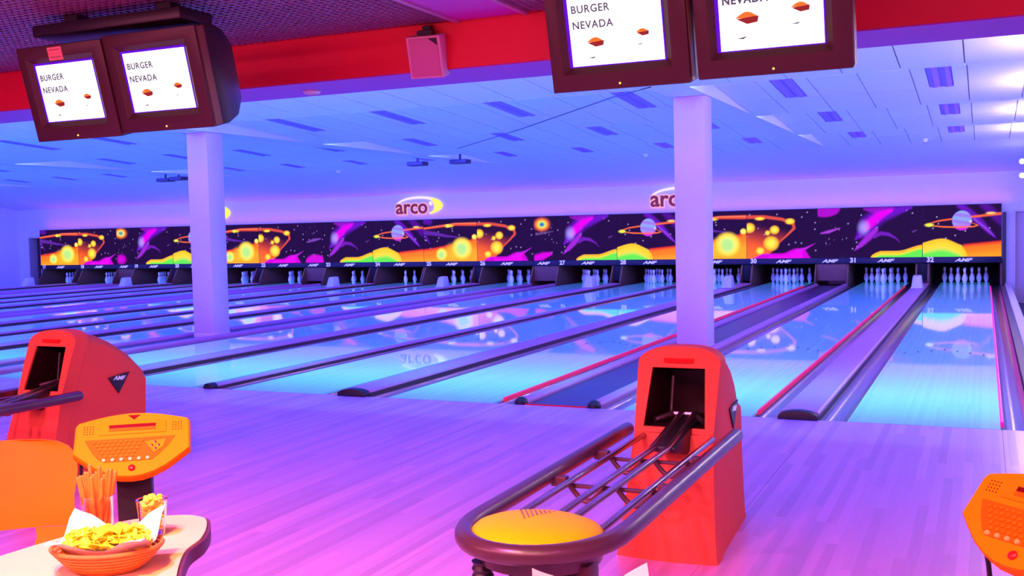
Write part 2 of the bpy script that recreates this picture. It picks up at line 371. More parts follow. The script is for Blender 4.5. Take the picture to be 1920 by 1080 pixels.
# red fascia with violet underside, mesh ceiling above the seating
fa = MB().box(-30.4, 2.1, -1.20, -.50, 2.754, 3.7).obj('trim_7', M['red'], smooth=0); struct(fa, 'long red fascia across the front of the lanes')
MB().box(-30.4, 2.1, -1.19, -.495, 2.745, 2.757).obj('underside_panel', M['purple_soffit'], fa, smooth=0)
mc = MB().box(-30.4, 2.1, -13, -1.2, 3.55, 3.7).obj('ceiling', M['plenum'], smooth=0); struct(mc, 'open lattice ceiling over the seating')
def lattice(x0, x1, y0, y1, st):
    b = MB(); z0, z1 = 3.10, 3.13; t = .0045
    k = x0
    while k <= x1: b.box(k-t, k+t, y0, y1, z0, z1); k += st
    k = y0
    while k <= y1: b.box(x0, x1, k-t, k+t, z0, z1); k += st
    return b
la = lattice(-12.6, -3.20, -6.6, -1.21, .062).obj('lattice_grid', M['lattice'], mc, smooth=0); la['kind'] = 'stuff'
la = lattice(-2.60, 2.05, -6.6, -1.21, .062).obj('lattice_grid', M['lattice'], mc, smooth=0); la['kind'] = 'stuff'
MB().box(-3.16, -2.64, -9, -1.21, 3.10, 3.14).obj('plain_panel', M['pink_panel'], mc, smooth=0)
for xx in (-3.18, -2.62): MB().box(xx-.018, xx+.018, -9, -1.21, 3.085, 3.14).obj('edge_bar', M['cap'], mc, smooth=0)
# ------------------------------------------------------------------ lanes
def gutter(x0, x1):
    b = MB(); c = (x0+x1)/2; r = (x1-x0)/2; n = 9
    prof = [(c-r*math.cos(PI*i/n), -.018-.075*math.sin(PI*i/n)) for i in range(n+1)]
    prof += [(x1, -.125), (x0, -.125)]
    return b.prism_y(prof, .004, 19.2)
words = {n: 'ending under the number %d' % n for n in lanes}
for n, xc in lanes.items():
    t = empty('bowling_lane', (xc, 0, 0)); tag(t, 'glossy blue lit bowling lane ending under number '+nw(n), 'bowling lane', 'bowling lanes')
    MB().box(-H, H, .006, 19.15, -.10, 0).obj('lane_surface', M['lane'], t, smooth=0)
    gutter(-H-GUT, -H-.004).obj('gutter', M['gutter'], t, smooth=60); gutter(H+.004, H+GUT).obj('gutter', M['gutter'], t, smooth=60)
    if n >= 30:
        MB().box(H+.002, H+.024, .25, 17.5, -.03, .012).obj('edge_rail', M['rail_pink' if n == 32 else 'rail_red'], t, bevel=.004)
    if n >= 27:
        b = MB()
        for k in range(7):
            ax = (k-3)*.1388; ay = 4.96-abs(k-3)*.14
            b.add([(ax-.016, ay-.07, .0012), (ax+.016, ay-.07, .0012), (ax, ay+.07, .0012)], [(0, 1, 2)])
        b.obj('aiming_arrows', M['joint'], t, smooth=0)
def dome_cap(name, parent, x, w, h, mm):
    b = MB(); n = 10
    prof = [(x-w/2, -.004)]+[(x-w/2*math.cos(PI*i/n)*1.0, h*(.35+.65*math.sin(PI*i/n))) for i in range(n+1)]+[(x+w/2, -.004)]
    return b.prism_y(prof, -.05, .06).obj(name, mm, parent, bevel=.008)
for n in lanes:
    if n == 32: continue
    g = gap_right(n); xl = lanes[n]+H; xr = lanes[n+1]-H; c = (xl+xr)/2
    t = empty('lane_divider', (c, 0, 0)); w = g-2*GUT-.008
    tag(t, 'lilac capped divider strip between lanes %s and %s' % (nw(n), nw(n+1)), 'lane divider', 'lane dividers')
    if g == GW:
        for s in (-1, 1):
            e = s*(w/2-.055)
            prof = [(e-.055, -.12), (e-.055, .006)]+[(e-.055*math.cos(PI*i/8), .010+.040*math.sin(PI*i/8)) for i in range(9)]+[(e+.055, .006), (e+.055, -.12)]
            MB().prism_y(prof, .05, 17.7).obj('rail', M['cap'], t, smooth=50)
            b = MB().sphere((e, .05, .006), .060, 12, 8, (1, 1.2, .92)); b.obj('end_cap', M['black'], t)
        MB().box(-w/2+.11, w/2-.11, .01, 17.8, -.12, -.004).obj('carpet_strip', M['carpet'], t, smooth=0)
        MB().box(-w/2+.11, w/2-.11, -.002, .012, -.02, .010).obj('edge_trim', M['red'], t, smooth=0)
    else:
        h = .050 if g == GA else .036
        prof = [(-w/2, -.125), (-w/2, h-.03), (-w/2+.018, h-.006), (w/2-.018, h-.006), (w/2, h-.03), (w/2, -.125)]
        MB().prism_y(prof, .05, 17.75).obj('divider_body', M['cap_side'], t, smooth=30)
        tw = w/2+.001
        MB().prism_y([(-tw, h-.022), (-tw+.004, h-.010), (-tw+.018, h+.002), (0, h+.008), (tw-.018, h+.002), (tw-.004, h-.010), (tw, h-.022)], .05, 17.75).obj('capping', M['cap'], t, smooth=30)
        dome_cap('end_cap', t, 0, w, h+.020, M['black'])
    if g == GA:                                   # pale cover on the ball lift end
        s = empty('ball_track_cover', (c, 15.7, .0620)); tag(s, 'pale tapered cover on the divider between lanes %s and %s' % (nw(n), nw(n+1)), 'cover', 'pale covers at the far divider ends')
        a = MB(); vs = [(-.115, 0, 0), (.115, 0, 0), (.115, .36, 0), (-.115, .36, 0), (-.085, .10, .26), (.085, .10, .26), (.085, .34, .27), (-.085, .34, .27)]
        a.add(vs, [(0, 3, 2, 1), (4, 5, 6, 7), (0, 1, 5, 4), (1, 2, 6, 5), (2, 3, 7, 6), (3, 0, 4, 7)]).obj('shell', M['sweep'], s, bevel=.02)
        MB().box(-.13, .13, -.015, .37, 0, .012).obj('foot_plate', M['sweep'], s)
t = empty('lane_edge_ledge', (.87, 0, 0)); tag(t, 'pale ledge running along the outer gutter of lane 32', 'ledge')
MB().box(-.118, -.03, .01, 17.75, -.12, .03).obj('dark_side', M['cap_side'], t, smooth=0); MB().box(-.03, .09, .01, 17.95, -.45, .05).obj('ledge_top', M['ledge'], t, bevel=.01)
# ------------------------------------------------------------------ pin decks and pins
pin_prof = [(0.0001, 0), (.026, 0), (.029, .006), (.036, .03), (.047, .06), (.056, .09), (.0605, .114), (.059, .14), (.052, .17), (.042, .20), (.031, .228), (.025, .245), (.0235, .262), (.026, .285), (.031, .315), (.0325, .342), (.029, .362), (.019, .376), (.0001, .381)]
pin0 = empty('bowling_pin'); MB().lathe(pin_prof, 16).obj('pin_body', M['pin'], pin0, smooth=80)
for z0, z1 in ((.240, .249), (.259, .268)):
    rr = np.interp([z0, (z0+z1)/2, z1], [p[1] for p in pin_prof], [p[0] for p in pin_prof])+.0012
    MB().lathe([(rr[0]-.003, z0), (rr[0], z0), (rr[1], (z0+z1)/2), (rr[2], z1), (rr[2]-.003, z1)], 16).obj('neck_band', M['pin_red'], pin0, smooth=80)
first = True
for n, xc in lanes.items():
    for r in range(4):
        for k in range(r+1):
            p = pin0 if first else copy_tree(pin0); first = False
            p.location = (xc+(k-r/2)*.3048, 18.29+r*.264, .0005)
            tag(p, 'white bowling pin with red neck bands racked under number '+nw(n), 'bowling pin', 'rack of pins of lane %d' % n)
    t = empty('pin_pit', (xc, 17.6, 0)); tag(t, 'dark pin pit with brown side boards under number '+nw(n), 'pin pit', 'pin pits')
    e = H+GUT
    for s in (-1, 1):
        a, b_ = (e+.004, e+.045) if s > 0 else (-e-.045, -e-.004)
        MB().prism_x([(.18, -.12), (2.5, -.12), (2.5, .508), (.42, .508), (.34, .38), (.18, .12)], a, b_).obj('side_board', M['kick'], t, smooth=0)
    MB().box(-e, e, 2.35, 2.40, -.12, .508).obj('pit_curtain', M['pit'], t, smooth=0)
    MB().box(-e, e, .75, 2.35, .49, .508).obj('pit_roof', M['pit'], t, smooth=0)
for n in lanes:
    if n == 32: continue
    g = gap_right(n); c = (lanes[n]+H+lanes[n+1]-H)/2; w = g-2*GUT-.10
    if w < .03: continue
    o = MB().box(-w/2, w/2, 0, .04, .12, .53).obj('pit_screen', M['kick'] if g == GW else M['pit'], loc=(c, 18.02, -.02), smooth=0)
    tag(o, ('reddish brown panel' if g == GW else 'narrow dark panel')+' between the pin pits of lanes %s and %s' % (nw(n), nw(n+1)), 'screen', 'screens between the pin pits')
# ------------------------------------------------------------------ masking units with printed space mural
def ss(a, b, x): t = np.clip((x-a)/(b-a), 0, 1); return t*t*(3-2*t)
def lin(c): return np.array(srgb(*c)[:3])
def mural(kind, U, V):
    rs = np.random.RandomState({'N': 1, 'P': 2, 'B': 3, 'E': 4, 'F0': 5, 'F1': 6, 'F2': 7, 'F3': 8}[kind])
    C = np.zeros(U.shape+(3,)); C[:] = lin((34, 8, 52)); C += (ss(0, 1, V)*.0+.0)[..., None]
    def lay(mask, col):
        nonlocal C
        mask = np.clip(mask, 0, 1)[..., None]; C = C*(1-mask)+mask*(np.array(col) if not isinstance(col, np.ndarray) or col.ndim < 3 else col)
    def blob(u, v, ru, rv, soft=.25): return 1-ss(1-soft, 1+soft, np.sqrt(((U-u)/ru)**2+((V-v)/rv)**2))
    def seg(pts, wd, soft=.6):
        D = np.full(U.shape, 9.); 
        for i in range(len(pts)-1):
            (a, b, w0), (c, d, w1) = pts[i], pts[i+1]; asp = 1.45
            dx, dy = (c-a)*asp, d-b; L2 = dx*dx+dy*dy+1e-9
            t = np.clip((((U-a)*asp)*dx+(V-b)*dy)/L2, 0, 1)
            q = np.sqrt(((U-a)*asp-t*dx)**2+(V-b-t*dy)**2)/(wd*(w0+(w1-w0)*t)); D = np.minimum(D, q)
        return 1-ss(1-soft, 1+soft*.6, D)
    for k in range(14):
        lay(blob(rs.rand(), .15+.8*rs.rand(), .008, .012, .6)*.8, lin((200, 190, 255)))
    pur, mag, ora, red, yel = lin((110, 20, 200)), lin((220, 0, 225)), lin((255, 120, 10)), lin((225, 45, 25)), lin((255, 205, 40))
    if kind == 'N':
        lay(seg([(.85, .98, .3), (.62, .90, .8), (.42, .82, 1.2), (.30, .66, 1.3), (.22, .5, .8), (.12, .36, .1)], .135)*.8, pur)
        lay(seg([(.24, .97, .2), (.45, .93, 1), (.60, .98, .6)], .10)*.75, lin((150, 20, 190)))
        lay(seg([(.60, .93, .4), (.45, .84, 1), (.32, .68, 1.1), (.26, .56, .5)], .09), mag)
        lay(blob(.235, .60, .06, .11, .8)*.8, lin((170, 150, 240)))
        lay(seg([(.40, .55, .6), (.30, .40, .9), (.20, .26, .7), (.11, .14, .1)], .075)*.85, lin((165, 40, 215)))
        lay(seg([(.38, .42, .8), (.46, .48, .8), (.56, .46, .7), (.66, .38, .3), (.71, .30, .1)], .052)*.8, lin((120, 30, 190)))
        lay(seg([(.88, .50, .7), (.93, .53, .4)], .03)*.6, lin((110, 60, 150)))
        hill = np.where(U < .46, .125*np.sqrt(np.clip((U-.33)/.13, 0, 1)), .125+.115*ss(.68, 1.02, U))
        e = hill-V
        lay((U > .33)*ss(-.008, .008, e), yel)
        lay((U > .33)*ss(-.008, .02, e)*ss(.07, .0, e), ora*.6+yel*.4)
        lay((U > .37)*ss(.04, .11, e), lin((95, 225, 70)))
    if kind == 'P':
        lay(seg([(.48, 1.0, .8), (.70, .72, .9), (.86, .46, .5), (.93, .36, .1)], .085)*.75, pur)
        lay(seg([(.78, 1.0, .9), (.95, .75, 1), (1.05, .60, .8)], .09)*.65, lin((90, 15, 160)))
        lay(seg([(.66, .72, .6), (.80, .55, .6), (.92, .38, .1)], .04)*.7, lin((150, 70, 215)))
        dune = .17+.13*U; e = dune-V; dm = (U > .52)*ss(-.02, .02, e)
        lay(dm, red); lay(dm*ss(.0, .09, e), ora); lay(dm*ss(.10, .26, e), lin((255, 150, 15)))
        hill = np.where(U < .25, .24+.115*ss(-.15, .25, U), .355-.15*ss(.25, .57, U)); hill = np.where(U > .50, hill*np.sqrt(np.clip((.575-U)/.075, 0, 1)), hill)
        e = hill-V; hm = (U < .575)*ss(-.008, .008, e)
        lay(hm, lin((255, 190, 25))); lay(hm*ss(.03, .10, e)*ss(.57, .47, U), yel); lay(hm*ss(.10, .24, e)*ss(.56, .44, U), lin((190, 220, 80))); lay(hm*ss(.20, .30, e+(.05-V*.3))*ss(.56, .48, U), lin((95, 225, 75)))
        # ring behind, planet, ring in front
        lay(seg([(.03, .63, .5), (.20, .70, .9), (.45, .745, 1.1), (.70, .775, 1.4), (1.02, .82, 1.6)], .017), lin((240, 95, 45)))
        pm_ = blob(.505, .70, .125, .19, .04); stripes = .5+.5*np.sin(V*46+U*11)
        pc = lin((150, 110, 225))[None, None]*(1-stripes[..., None]*.55)+lin((120, 190, 245))[None, None]*stripes[..., None]*.55
        low = ss(.66, .55, V)[..., None]; pc = pc*(1-low)+lin((200, 40, 215))*low; lay(pm_, pc)
        lay(seg([(.03, .63, .6), (.25, .585, 1), (.48, .57, 1.1), (.66, .58, .9), (.71, .60, .6), (.62, .66, .3)], .014), lin((255, 110, 40)))
        lay(blob(.085, .625, .05, .032, .5), lin((225, 235, 60))); lay(blob(.87, .83, .055, .022, .5), lin((255, 200, 110)))
        lay(blob(.615, .68, .02, .015), lin((220, 200, 255)))
    if kind == 'B':
        lay(seg([(.0, .70, 1), (.22, .66, .8), (.45, .60, .5), (.72, .56, .1)], .06)*.55, lin((120, 50, 200)))
        lay(seg([(-.02, 1, .9), (.12, .95, .8)], .1)*.5, pur); lay(seg([(.04, .60, .8), (.12, .42, .2)], .05)*.6, pur)
        dune = .29+.22*ss(-.1, 1.1, U)*1.0+.05*ss(.8, 1.0, U); e = dune-V; dm = ss(-.02, .02, e)
        lay(dm, red); lay(dm*ss(.0, .10, e), ora); lay(dm*ss(.12, .35, e), lin((255, 160, 20)))
        lay(seg([(0, .785, .9), (.3, .83, 1.1), (.6, .875, 1.3), (1.02, .87, 1.7)], .026), lin((235, 75, 45)))
        lay(seg([(0, .80, .4), (.3, .845, .5), (.6, .89, .6), (1.02, .885, .7)], .022)*.8, lin((255, 130, 80)))
        lay(blob(.49, .84, .075, .03, .5), yel); lay(blob(.46, .84, .03, .035, .5), lin((255, 240, 90)))
        for u, v, r in ((.34, .17, .14), (.72, .30, .245), (.955, .57, .06)):
            lay(blob(u, v, r/1.36, r, .22), lin((255, 205, 40))); lay(blob(u, v, r*.75/1.36, r*.75, .45), lin((235, 235, 110)))
            if r > .1: lay(blob(u-.01, v-.01, r*.55/1.36, r*.55, .5), lin((175, 225, 130)))
        lay(blob(.53, .22, .10, .16, .7)*.5, yel)
    if kind == 'E':
        body = ss(-.02, .02, (.79-.55*np.clip((U-.70)/.3, 0, 1))-V)*ss(.03, -.03, U-(.30+.52*V-.12*np.clip(.3-V, 0, 1)))
        lay(body*ss(.80, .25, V+U*.3)*.9, lin((225, 70, 30))); lay(body*ss(.55, .1, V+U*.5)*.9, lin((255, 110, 25)))
        lay(body*ss(.5, .85, V)*.45, lin((60, 8, 30)))
        lay(seg([(-.02, .87, 1.5), (.25, .865, 1.4), (.5, .81, 1.3), (.66, .72, 1.3), (.68, .62, 1.1), (.58, .48, .9), (.44, .30, .6)], .026), lin((215, 75, 50)))
        for u, v, ru, rv in ((.04, .64, .075, .10), (.40, .59, .065, .085), (.30, .53, .035, .05), (.62, .76, .065, .06), (.19, .83, .07, .035), (.35, .31, .105, .145), (.19, .16, .06, .075)):
            lay(blob(u, v, ru, rv, .22), lin((255, 180, 35))); lay(blob(u, v, ru*.6, rv*.6, .5), lin((255, 225, 70)))
        e = np.where(U < .5, .10*ss(.06, .25, U), .10+.10*ss(.5, .72, U)-.22*ss(.80, .93, U))-V
        lay(ss(-.02, .02, e)*(U > .06), lin((200, 0, 205))); lay(seg([(.72, .15, 1), (.84, .20, .7), (.97, .30, .1)], .035), lin((185, 30, 215)))
        lay(ss(.0, .09, e)*(U > .3)*(U < .8)*.7, lin((235, 10, 235)))
    if kind == 'F1':
        for a, c in ((1.25, (170, 60, 60)), (1.0, (250, 130, 40)), (.72, (255, 210, 60)), (.48, (120, 200, 150)), (.28, (60, 100, 190))): lay(blob(.38, .82, .30*a, .13*a, .2), lin(c))
        lay(seg([(.1, .60, .7), (.5, .63, .6), (.9, .66, .2)], .04)*.5, lin((130, 90, 160)))
        lay(seg([(.0, .04, 1), (.4, .10, 1), (.8, .16, .4)], .09)*.9, mag)
    if kind == 'F0':
        lay(blob(.25, 1.0, .55, .17, .1), lin((165, 10, 190))); lay(seg([(.1, .5, .4), (.4, .53, 1), (.8, .6, .3)], .035)*.9, lin((165, 60, 210)))
    if kind == 'F2':
        lay(blob(.55, .0, .55, .20, .15), lin((200, 10, 205))); lay(seg([(.1, .52, .4), (.5, .57, 1), (.9, .6, .3)], .04)*.8, lin((130, 70, 190)))
    if kind == 'F3':
        for a, c in ((1.2, (150, 60, 30)), (1.0, (235, 120, 40)), (.7, (250, 215, 110)), (.4, (90, 160, 150))): lay(blob(.3, .86, .36*a, .13*a, .2), lin(c))
        lay(blob(.25, .14, .3, .12, .5)*.8, mag)
    return C
ART0, ART1, ST0 = .655, 1.845, .515
def art_mesh(kind, w, nu, nv=84):
    us = np.linspace(0, 1, nu+1); vs = np.linspace(0, 1, nv+1); U, V = np.meshgrid(us, vs)
    C = mural(kind, U, V); n1 = nu+1
    verts = [(float(a*w), 0.0, float(ART0+b*(ART1-ART0))) for b in vs for a in us]
    faces = [(j*n1+i, j*n1+i+1, (j+1)*n1+i+1, (j+1)*n1+i) for j in range(nv) for i in range(nu)]
    me = bpy.data.meshes.new('art_panel'); me.from_pydata(verts, [], faces)
    at = me.color_attributes.new('art', 'FLOAT_COLOR', 'POINT'); c4 = np.ones((len(verts), 4), dtype=np.float32); c4[:, :3] = C.reshape(-1, 3); at.data.foreach_set('color', c4.ravel())
    me.materials.append(M['art']); return me
logo = text_mesh('AMF', .105, M['lettering'], .003, .35, .004, 1.65)
YM = 17.98; MUR = {}; MW = {}
def masking(kind, x0, x1, number, label, fkind='panels'):
    w = x1-x0; t = empty('masking_unit', (x0, YM, 0)); tag(t, label, 'masking unit', fkind)
    key = (kind, round(w, 2))
    if key not in MUR: MUR[key] = art_mesh(kind, w-.012, 44 if kind[0] == 'F' else 120)
    o = bpy.data.objects.new('art_panel', MUR[key]); o.location = (.006, 0, 0); link(o, t)
    MB().box(.003, w-.003, .004, .10, ART0-.01, ART1+.012).obj('backing_board', M['black'], t, smooth=0)
    MB().box(.001, w-.001, -.02, .10, ST0, ART0).obj('number_strip', M['strip'], t, bevel=.004)
    zc = (ST0+ART0)/2
    text_obj('logo', logo, (w*.52 if number else w*.42, -.024, zc-.008), FRONT, t)
    if number:
        text_obj('lane_number', text_mesh(str(number), .155, M['lettering'], .003, 0, .006), (.17, -.024, zc+.004), FRONT, t)
    return t
KIND = {3: 'N', 0: 'P', 1: 'B', 2: 'E'}
desc = {'N': 'violet nebula and yellow green hill', 'P': 'striped lilac planet over a yellow hill', 'B': 'orange dune with glowing yellow globes', 'E': 'orange ring end over magenta flames'}
fd = {0: 'violet cloud and streak', 1: 'ringed orange galaxy above magenta cloud', 2: 'magenta mound and lilac streak', 3: 'small orange galaxy'}
fk = 0
for n in range(32, 16, -1):
    xc = lanes[n]; gl = GA if n % 2 == 0 else (GW if n % 4 == 3 else GB)
    left = xc-H-(gl/2 if gl != GW else GW/2-.33)
    if n == 17: left = xc-H-.33
    gr = gap_right(n); right = .775 if n == 32 else xc+H+(gr/2 if gr != GW else GW/2-.33)
    masking(KIND[n % 4], left, right, n, 'masking unit numbered %s printed with %s' % (nw(n), desc[KIND[n % 4]]), 'numbered masking panels')
    if gl == GW and n > 17:
        masking('F%d' % fk, left-.66, left, None, 'narrow unnumbered masking unit with %s between lanes %s and %s' % (fd[fk], nw(n-1), nw(n)), 'narrow masking fillers'); fk += 1
o = MB().box(.80, .87, 17.98, 18.13, -.1, 1.66).obj('masking_end_post', M['black'], smooth=0); tag(o, 'black end post of the masking beside the beige door', 'post')
# ------------------------------------------------------------------ lit wall signs
def sign(xc, zc, label):
    t = empty('wall_sign', (xc, 18.13, zc)); tag(t, label, 'sign', 'lit wall signs')
    text_obj('letter_glow', text_mesh('arco', .58, M['sign_glow'], .010, 0, .034, 1.0), (-.22, -.02, -.035), FRONT, t)
    text_obj('lettering', text_mesh('arco', .58, M['sign_brown'], .016, 0, .014, 1.0), (-.22, -.026, -.035), FRONT, t)
    def cres(a0, a1, mm, nm):
        n = 26; out = []; inn = []
        for i in range(n+1):
            a = math.radians(a0+(a1-a0)*i/n); f = math.sin(PI*min(1, max(0, ((math.degrees(a)+75)/240))))
            out.append((.02+.76*math.cos(a), .27*math.sin(a)))
            wd = .02+.30*max(0, math.cos(a-.0))**1.2 if math.cos(a) > 0 else .02
            wd = .025+.05*f+.17*max(0, math.cos(a))**2
            inn.append((.02+(.76-wd*1.15)*math.cos(a)-.0, (.27-.035-.03*f)*math.sin(a)))
        vs = [(x, -.03, z) for x, z in out]+[(x, -.03, z) for x, z in inn]+[(x, -.005, z) for x, z in out]+[(x, -.005, z) for x, z in inn]
        k = n+1; fs = []
        for i in range(n): fs += [(i, i+1, k+i+1, k+i), (2*k+i, 3*k+i, 3*k+i+1, 2*k+i+1), (i, 2*k+i, 2*k+i+1, i+1), (k+i, k+i+1, 3*k+i+1, 3*k+i)]
        fs += [(0, k, 3*k, 2*k), (n, 2*k+n, 3*k+n, k+n)]
        MB().add(vs, fs).obj(nm, mm, t)
    cres(52, 168, M['sign_white'], 'swoosh'); cres(-62, 51, M['sign_yellow'], 'swoosh_tip')
    MB().sphere((.40, -.03, .06), .055, 14, 8, (1, .5, 1)).obj('ball_dot', M['sign_white'], t)
sign(-14.38, 2.25, 'lit arco wall sign with yellow crescent above masking panel 25')
sign(-6.75, 2.24, 'lit arco wall sign partly behind the column, above masking panel 29')
sign(-21.9, 2.24, 'lit arco wall sign above masking panel 21, mostly behind a column')
# ------------------------------------------------------------------ columns
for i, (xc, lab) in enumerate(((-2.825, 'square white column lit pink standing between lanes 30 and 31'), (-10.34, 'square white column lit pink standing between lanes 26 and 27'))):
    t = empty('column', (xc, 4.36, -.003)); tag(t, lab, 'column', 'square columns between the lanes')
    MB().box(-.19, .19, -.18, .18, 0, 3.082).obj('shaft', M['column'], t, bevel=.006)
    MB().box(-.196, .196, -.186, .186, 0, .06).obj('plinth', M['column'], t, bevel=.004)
# ------------------------------------------------------------------ overhead monitor pairs
def monitor(x, yb, zb, label, sticker, dz):
    th = .25; t = empty('overhead_monitor', (x, yb, zb)); t.rotation_euler = (th, 0, 0); tag(t, label, 'monitor', 'overhead monitors')
    W, HH = .79, .66; x0, x1, z0, z1 = .105, .105+.555, .130, .545
    # bezel as a frame around a recessed screen
    def frame(ox0, ox1, oz0, oz1, ix0, ix1, iz0, iz1, yo, yi, back):
        vs = [(ox0, yo, oz0), (ox1, yo, oz0), (ox1, yo, oz1), (ox0, yo, oz1), (ix0, yi, iz0), (ix1, yi, iz0), (ix1, yi, iz1), (ix0, yi, iz1)]
        vs += [(a, back, c) for a, b, c in vs[:4]]
        fs = [(0, 1, 5, 4), (1, 2, 6, 5), (2, 3, 7, 6), (3, 0, 4, 7), (0, 8, 9, 1), (1, 9, 10, 2), (2, 10, 11, 3), (3, 11, 8, 0)]
        return vs, fs
    b = MB(); vs, fs = frame(0, W, 0, HH, x0-.035, x1+.035, z0-.035, z1+.035, 0, 0, .10); b.add(vs, fs)
    b.obj('bezel', M['bezel'], t, bevel=.008)
    b = MB(); vs, fs = frame(x0-.035, x1+.035, z0-.035, z1+.035, x0, x1, z0, z1, 0, .028, .03); b.add(vs, fs); b.obj('inner_bezel', M['bezel'], t, smooth=0)
    MB().box(x0, x1, .026, .034, z0, z1).obj('screen_edge', M['screen_edge'], t, smooth=0)
    sc = MB().box(x0+.022, x1-.008, .022, .028, z0+.006, z1-.016).obj('screen', M['screen'], t, smooth=0)
    ws = x1-x0
    for k, wd in enumerate(('BURGER', 'NEVADA')):
        text_obj('lettering', text_mesh(wd, .058, M['ink'], .0008, 0, .0022 if dz else .0012, .95, 'LEFT', 1.12), (x0+.04, .0205, z1-.105-.085*k+dz), FRONT, sc)
    for k, (bx, bz, s) in enumerate(((x0+.165, z0+.125+dz, 1.0+dz*6), (x1-.12, z0+.155+dz, .75+dz*6))):
        MB().add([(bx-.05*s+.1*s*i/8, .0208, bz+.006*s+.026*s*math.sin(PI*i/8)) for i in range(9)], [tuple(range(9))]).obj('picture_bun', M['bun'], sc, smooth=0)
        MB().add([(bx-.045*s, .0206, bz+.004*s), (bx+.05*s, .0206, bz+.012*s), (bx+.045*s, .0206, bz-.014*s), (bx+.0, .0206, bz-.020*s)], [(0, 1, 2, 3)]).obj('picture_filling', M['meat'], sc, smooth=0)
        MB().add([(bx-.055*s, .0206, bz-.075*s), (bx-.02*s, .0206, bz-.082*s), (bx+.0, .0206, bz-.070*s), (bx-.03*s, .0206, bz-.075*s)], [(0, 1, 2, 3)]).obj('picture_mark', M['ink'], sc, smooth=0)
    MB().sphere((W*.5, -.001, .030), .006, 8, 6).obj('power_light', M['led'], t)
    # body behind the bezel, tapered
    vs = [(.0, .10, 0), (W, .10, 0), (W, .10, HH), (0, .10, HH), (.0, .17, .0), (W, .17, .0), (W, .17, HH), (0, .17, HH), (.05, .34, .03), (W-.05, .34, .03), (W-.05, .34, HH-.06), (.05, .34, HH-.06), (.14, .52, .12), (W-.14, .52, .12), (W-.14, .52, HH-.16), (.14, .52, HH-.16)]
    fs = [(0, 3, 2, 1)]
    for r in range(3):
        for k in range(4): fs.append((r*4+k, r*4+(k+1) % 4, r*4+4+(k+1) % 4, r*4+4+k))
    fs.append((12, 13, 14, 15)); MB().add(vs, fs).obj('casing', M['mon_body'], t, bevel=.01)
    for a_, c_ in ((W-.0015, W+.004), (-.004, .0015)): MB().box(a_, c_, .022, .085, .01, HH-.01).obj('side_trim', M['mon_trim'], t, smooth=0)
    if sticker:
        s = MB().box(.30, .43, -.003, .0, .555, .645).obj('paper_label', M['label_paper'], t, smooth=0)
        for k in range(2): MB().box(.315, .415, -.0036, -.003, .575+.05*k, .580+.05*k).obj('print_line', M['meat'], s, smooth=0)
    return t
monitor(-5.80, -2.765, 2.235, 'dark overhead monitor with pink paper label showing burger menu', True, 0)
monitor(-4.995, -2.765, 2.25, 'dark overhead monitor hanging right of the labelled one, burger menu screen', False, 0)
monitor(-1.795, -2.765, 2.290, 'large overhead monitor above the near ball return, screen lettered BURGER NEVADA in grey', False, 0)
monitor(-.965, -2.765, 2.300, 'large overhead monitor beside the bright lamps, screen lettered in darker NEVADA', False, .034)
for xc, z, lab in ((-5.0, 2.25, 'black hanger bar above the labelled monitor pair'), (-.98, 2.30, 'black hanger bar above the monitor pair near the white lamps')):
    t = empty('monitor_hanger', (xc, -2.80, 3.10)); tag(t, lab, 'bracket')
    MB().box(-.66, .66, -.10, .22, z+.70-3.10, z+.78-3.10).obj('cross_bar', M['post'], t, bevel=.01)
    for s in (-1, 1): MB().box(s*.42-.06, s*.42+.06, .02, .12, z+.77-3.10, -.002).obj('drop_post', M['post'], t, smooth=0)
# ------------------------------------------------------------------ fascia loudspeaker and little ceiling fittings
t = empty('loudspeaker', (-3.40, -1.33, 2.83), .10); t.rotation_euler = (.28, 0, .12); tag(t, 'pale pink loudspeaker tilted down from the red fascia', 'speaker')
def rr_prof(w, d, rad):
    p = []
    for cx_, cy_, a0 in ((w/2-rad, d-rad, 0), (-w/2+rad, d-rad, 90), (-w/2, 0, 180), (w/2, 0, 270)):
        if cy_ == 0: p.append((cx_, 0)); continue
        for k in range(5): a = math.radians(a0+90*k/4); p.append((cx_+rad*math.cos(a), cy_+rad*math.sin(a)))
    return p
MB().prism_z(rr_prof(.27, .19, .07), -.155, .155).obj('cabinet', M['speaker'], t, bevel=.006)
MB().box(-.115, .115, -.010, .002, -.14, .14).obj('grille', M['speaker_grille'], t, bevel=.004)
MB().add([(.045, -.0115, .138), (.113, -.0115, .138), (.113, -.0115, .085)], [(0, 1, 2)]).obj('badge', M['black'], t, smooth=0)
MB().box(-.06, .06, .05, .12, .155, .19).box(-.03, .03, .10, .17, .16, .22).obj('mount_bracket', M['black'], t, smooth=0)
for (xx, yy, zz, lab) in ((-5.93, 7.4, 3.295, 'bright ceiling tiles left of the nearer column beam'), (-.60, 7.5, 3.285, 'tiles above the lanes numbered 31 and 32, middle step'), (-.65, 13.9, 3.11, 'tiles above lane 32, last step'), (-6.35, 14.0, 3.105, 'last step above lane 29'), (-14.4, 14.1, 3.10, 'last step above lane 24')):
    t = empty('smoke_detector', (xx, yy, zz)); tag(t, 'small round detector on the '+lab, 'detector', 'ceiling detectors')
    MB().lathe([(.0001, -.075), (.035, -.072), (.05, -.045), (.055, -.02), (.07, -.018), (.07, .0), (.0001, 0)], 14).obj('detector_body', M['white_wall'], t)
    MB().lathe([(.03, -.078), (.034, -.07), (.02, -.07)], 12).obj('sensor_ring', M['fixture'], t)
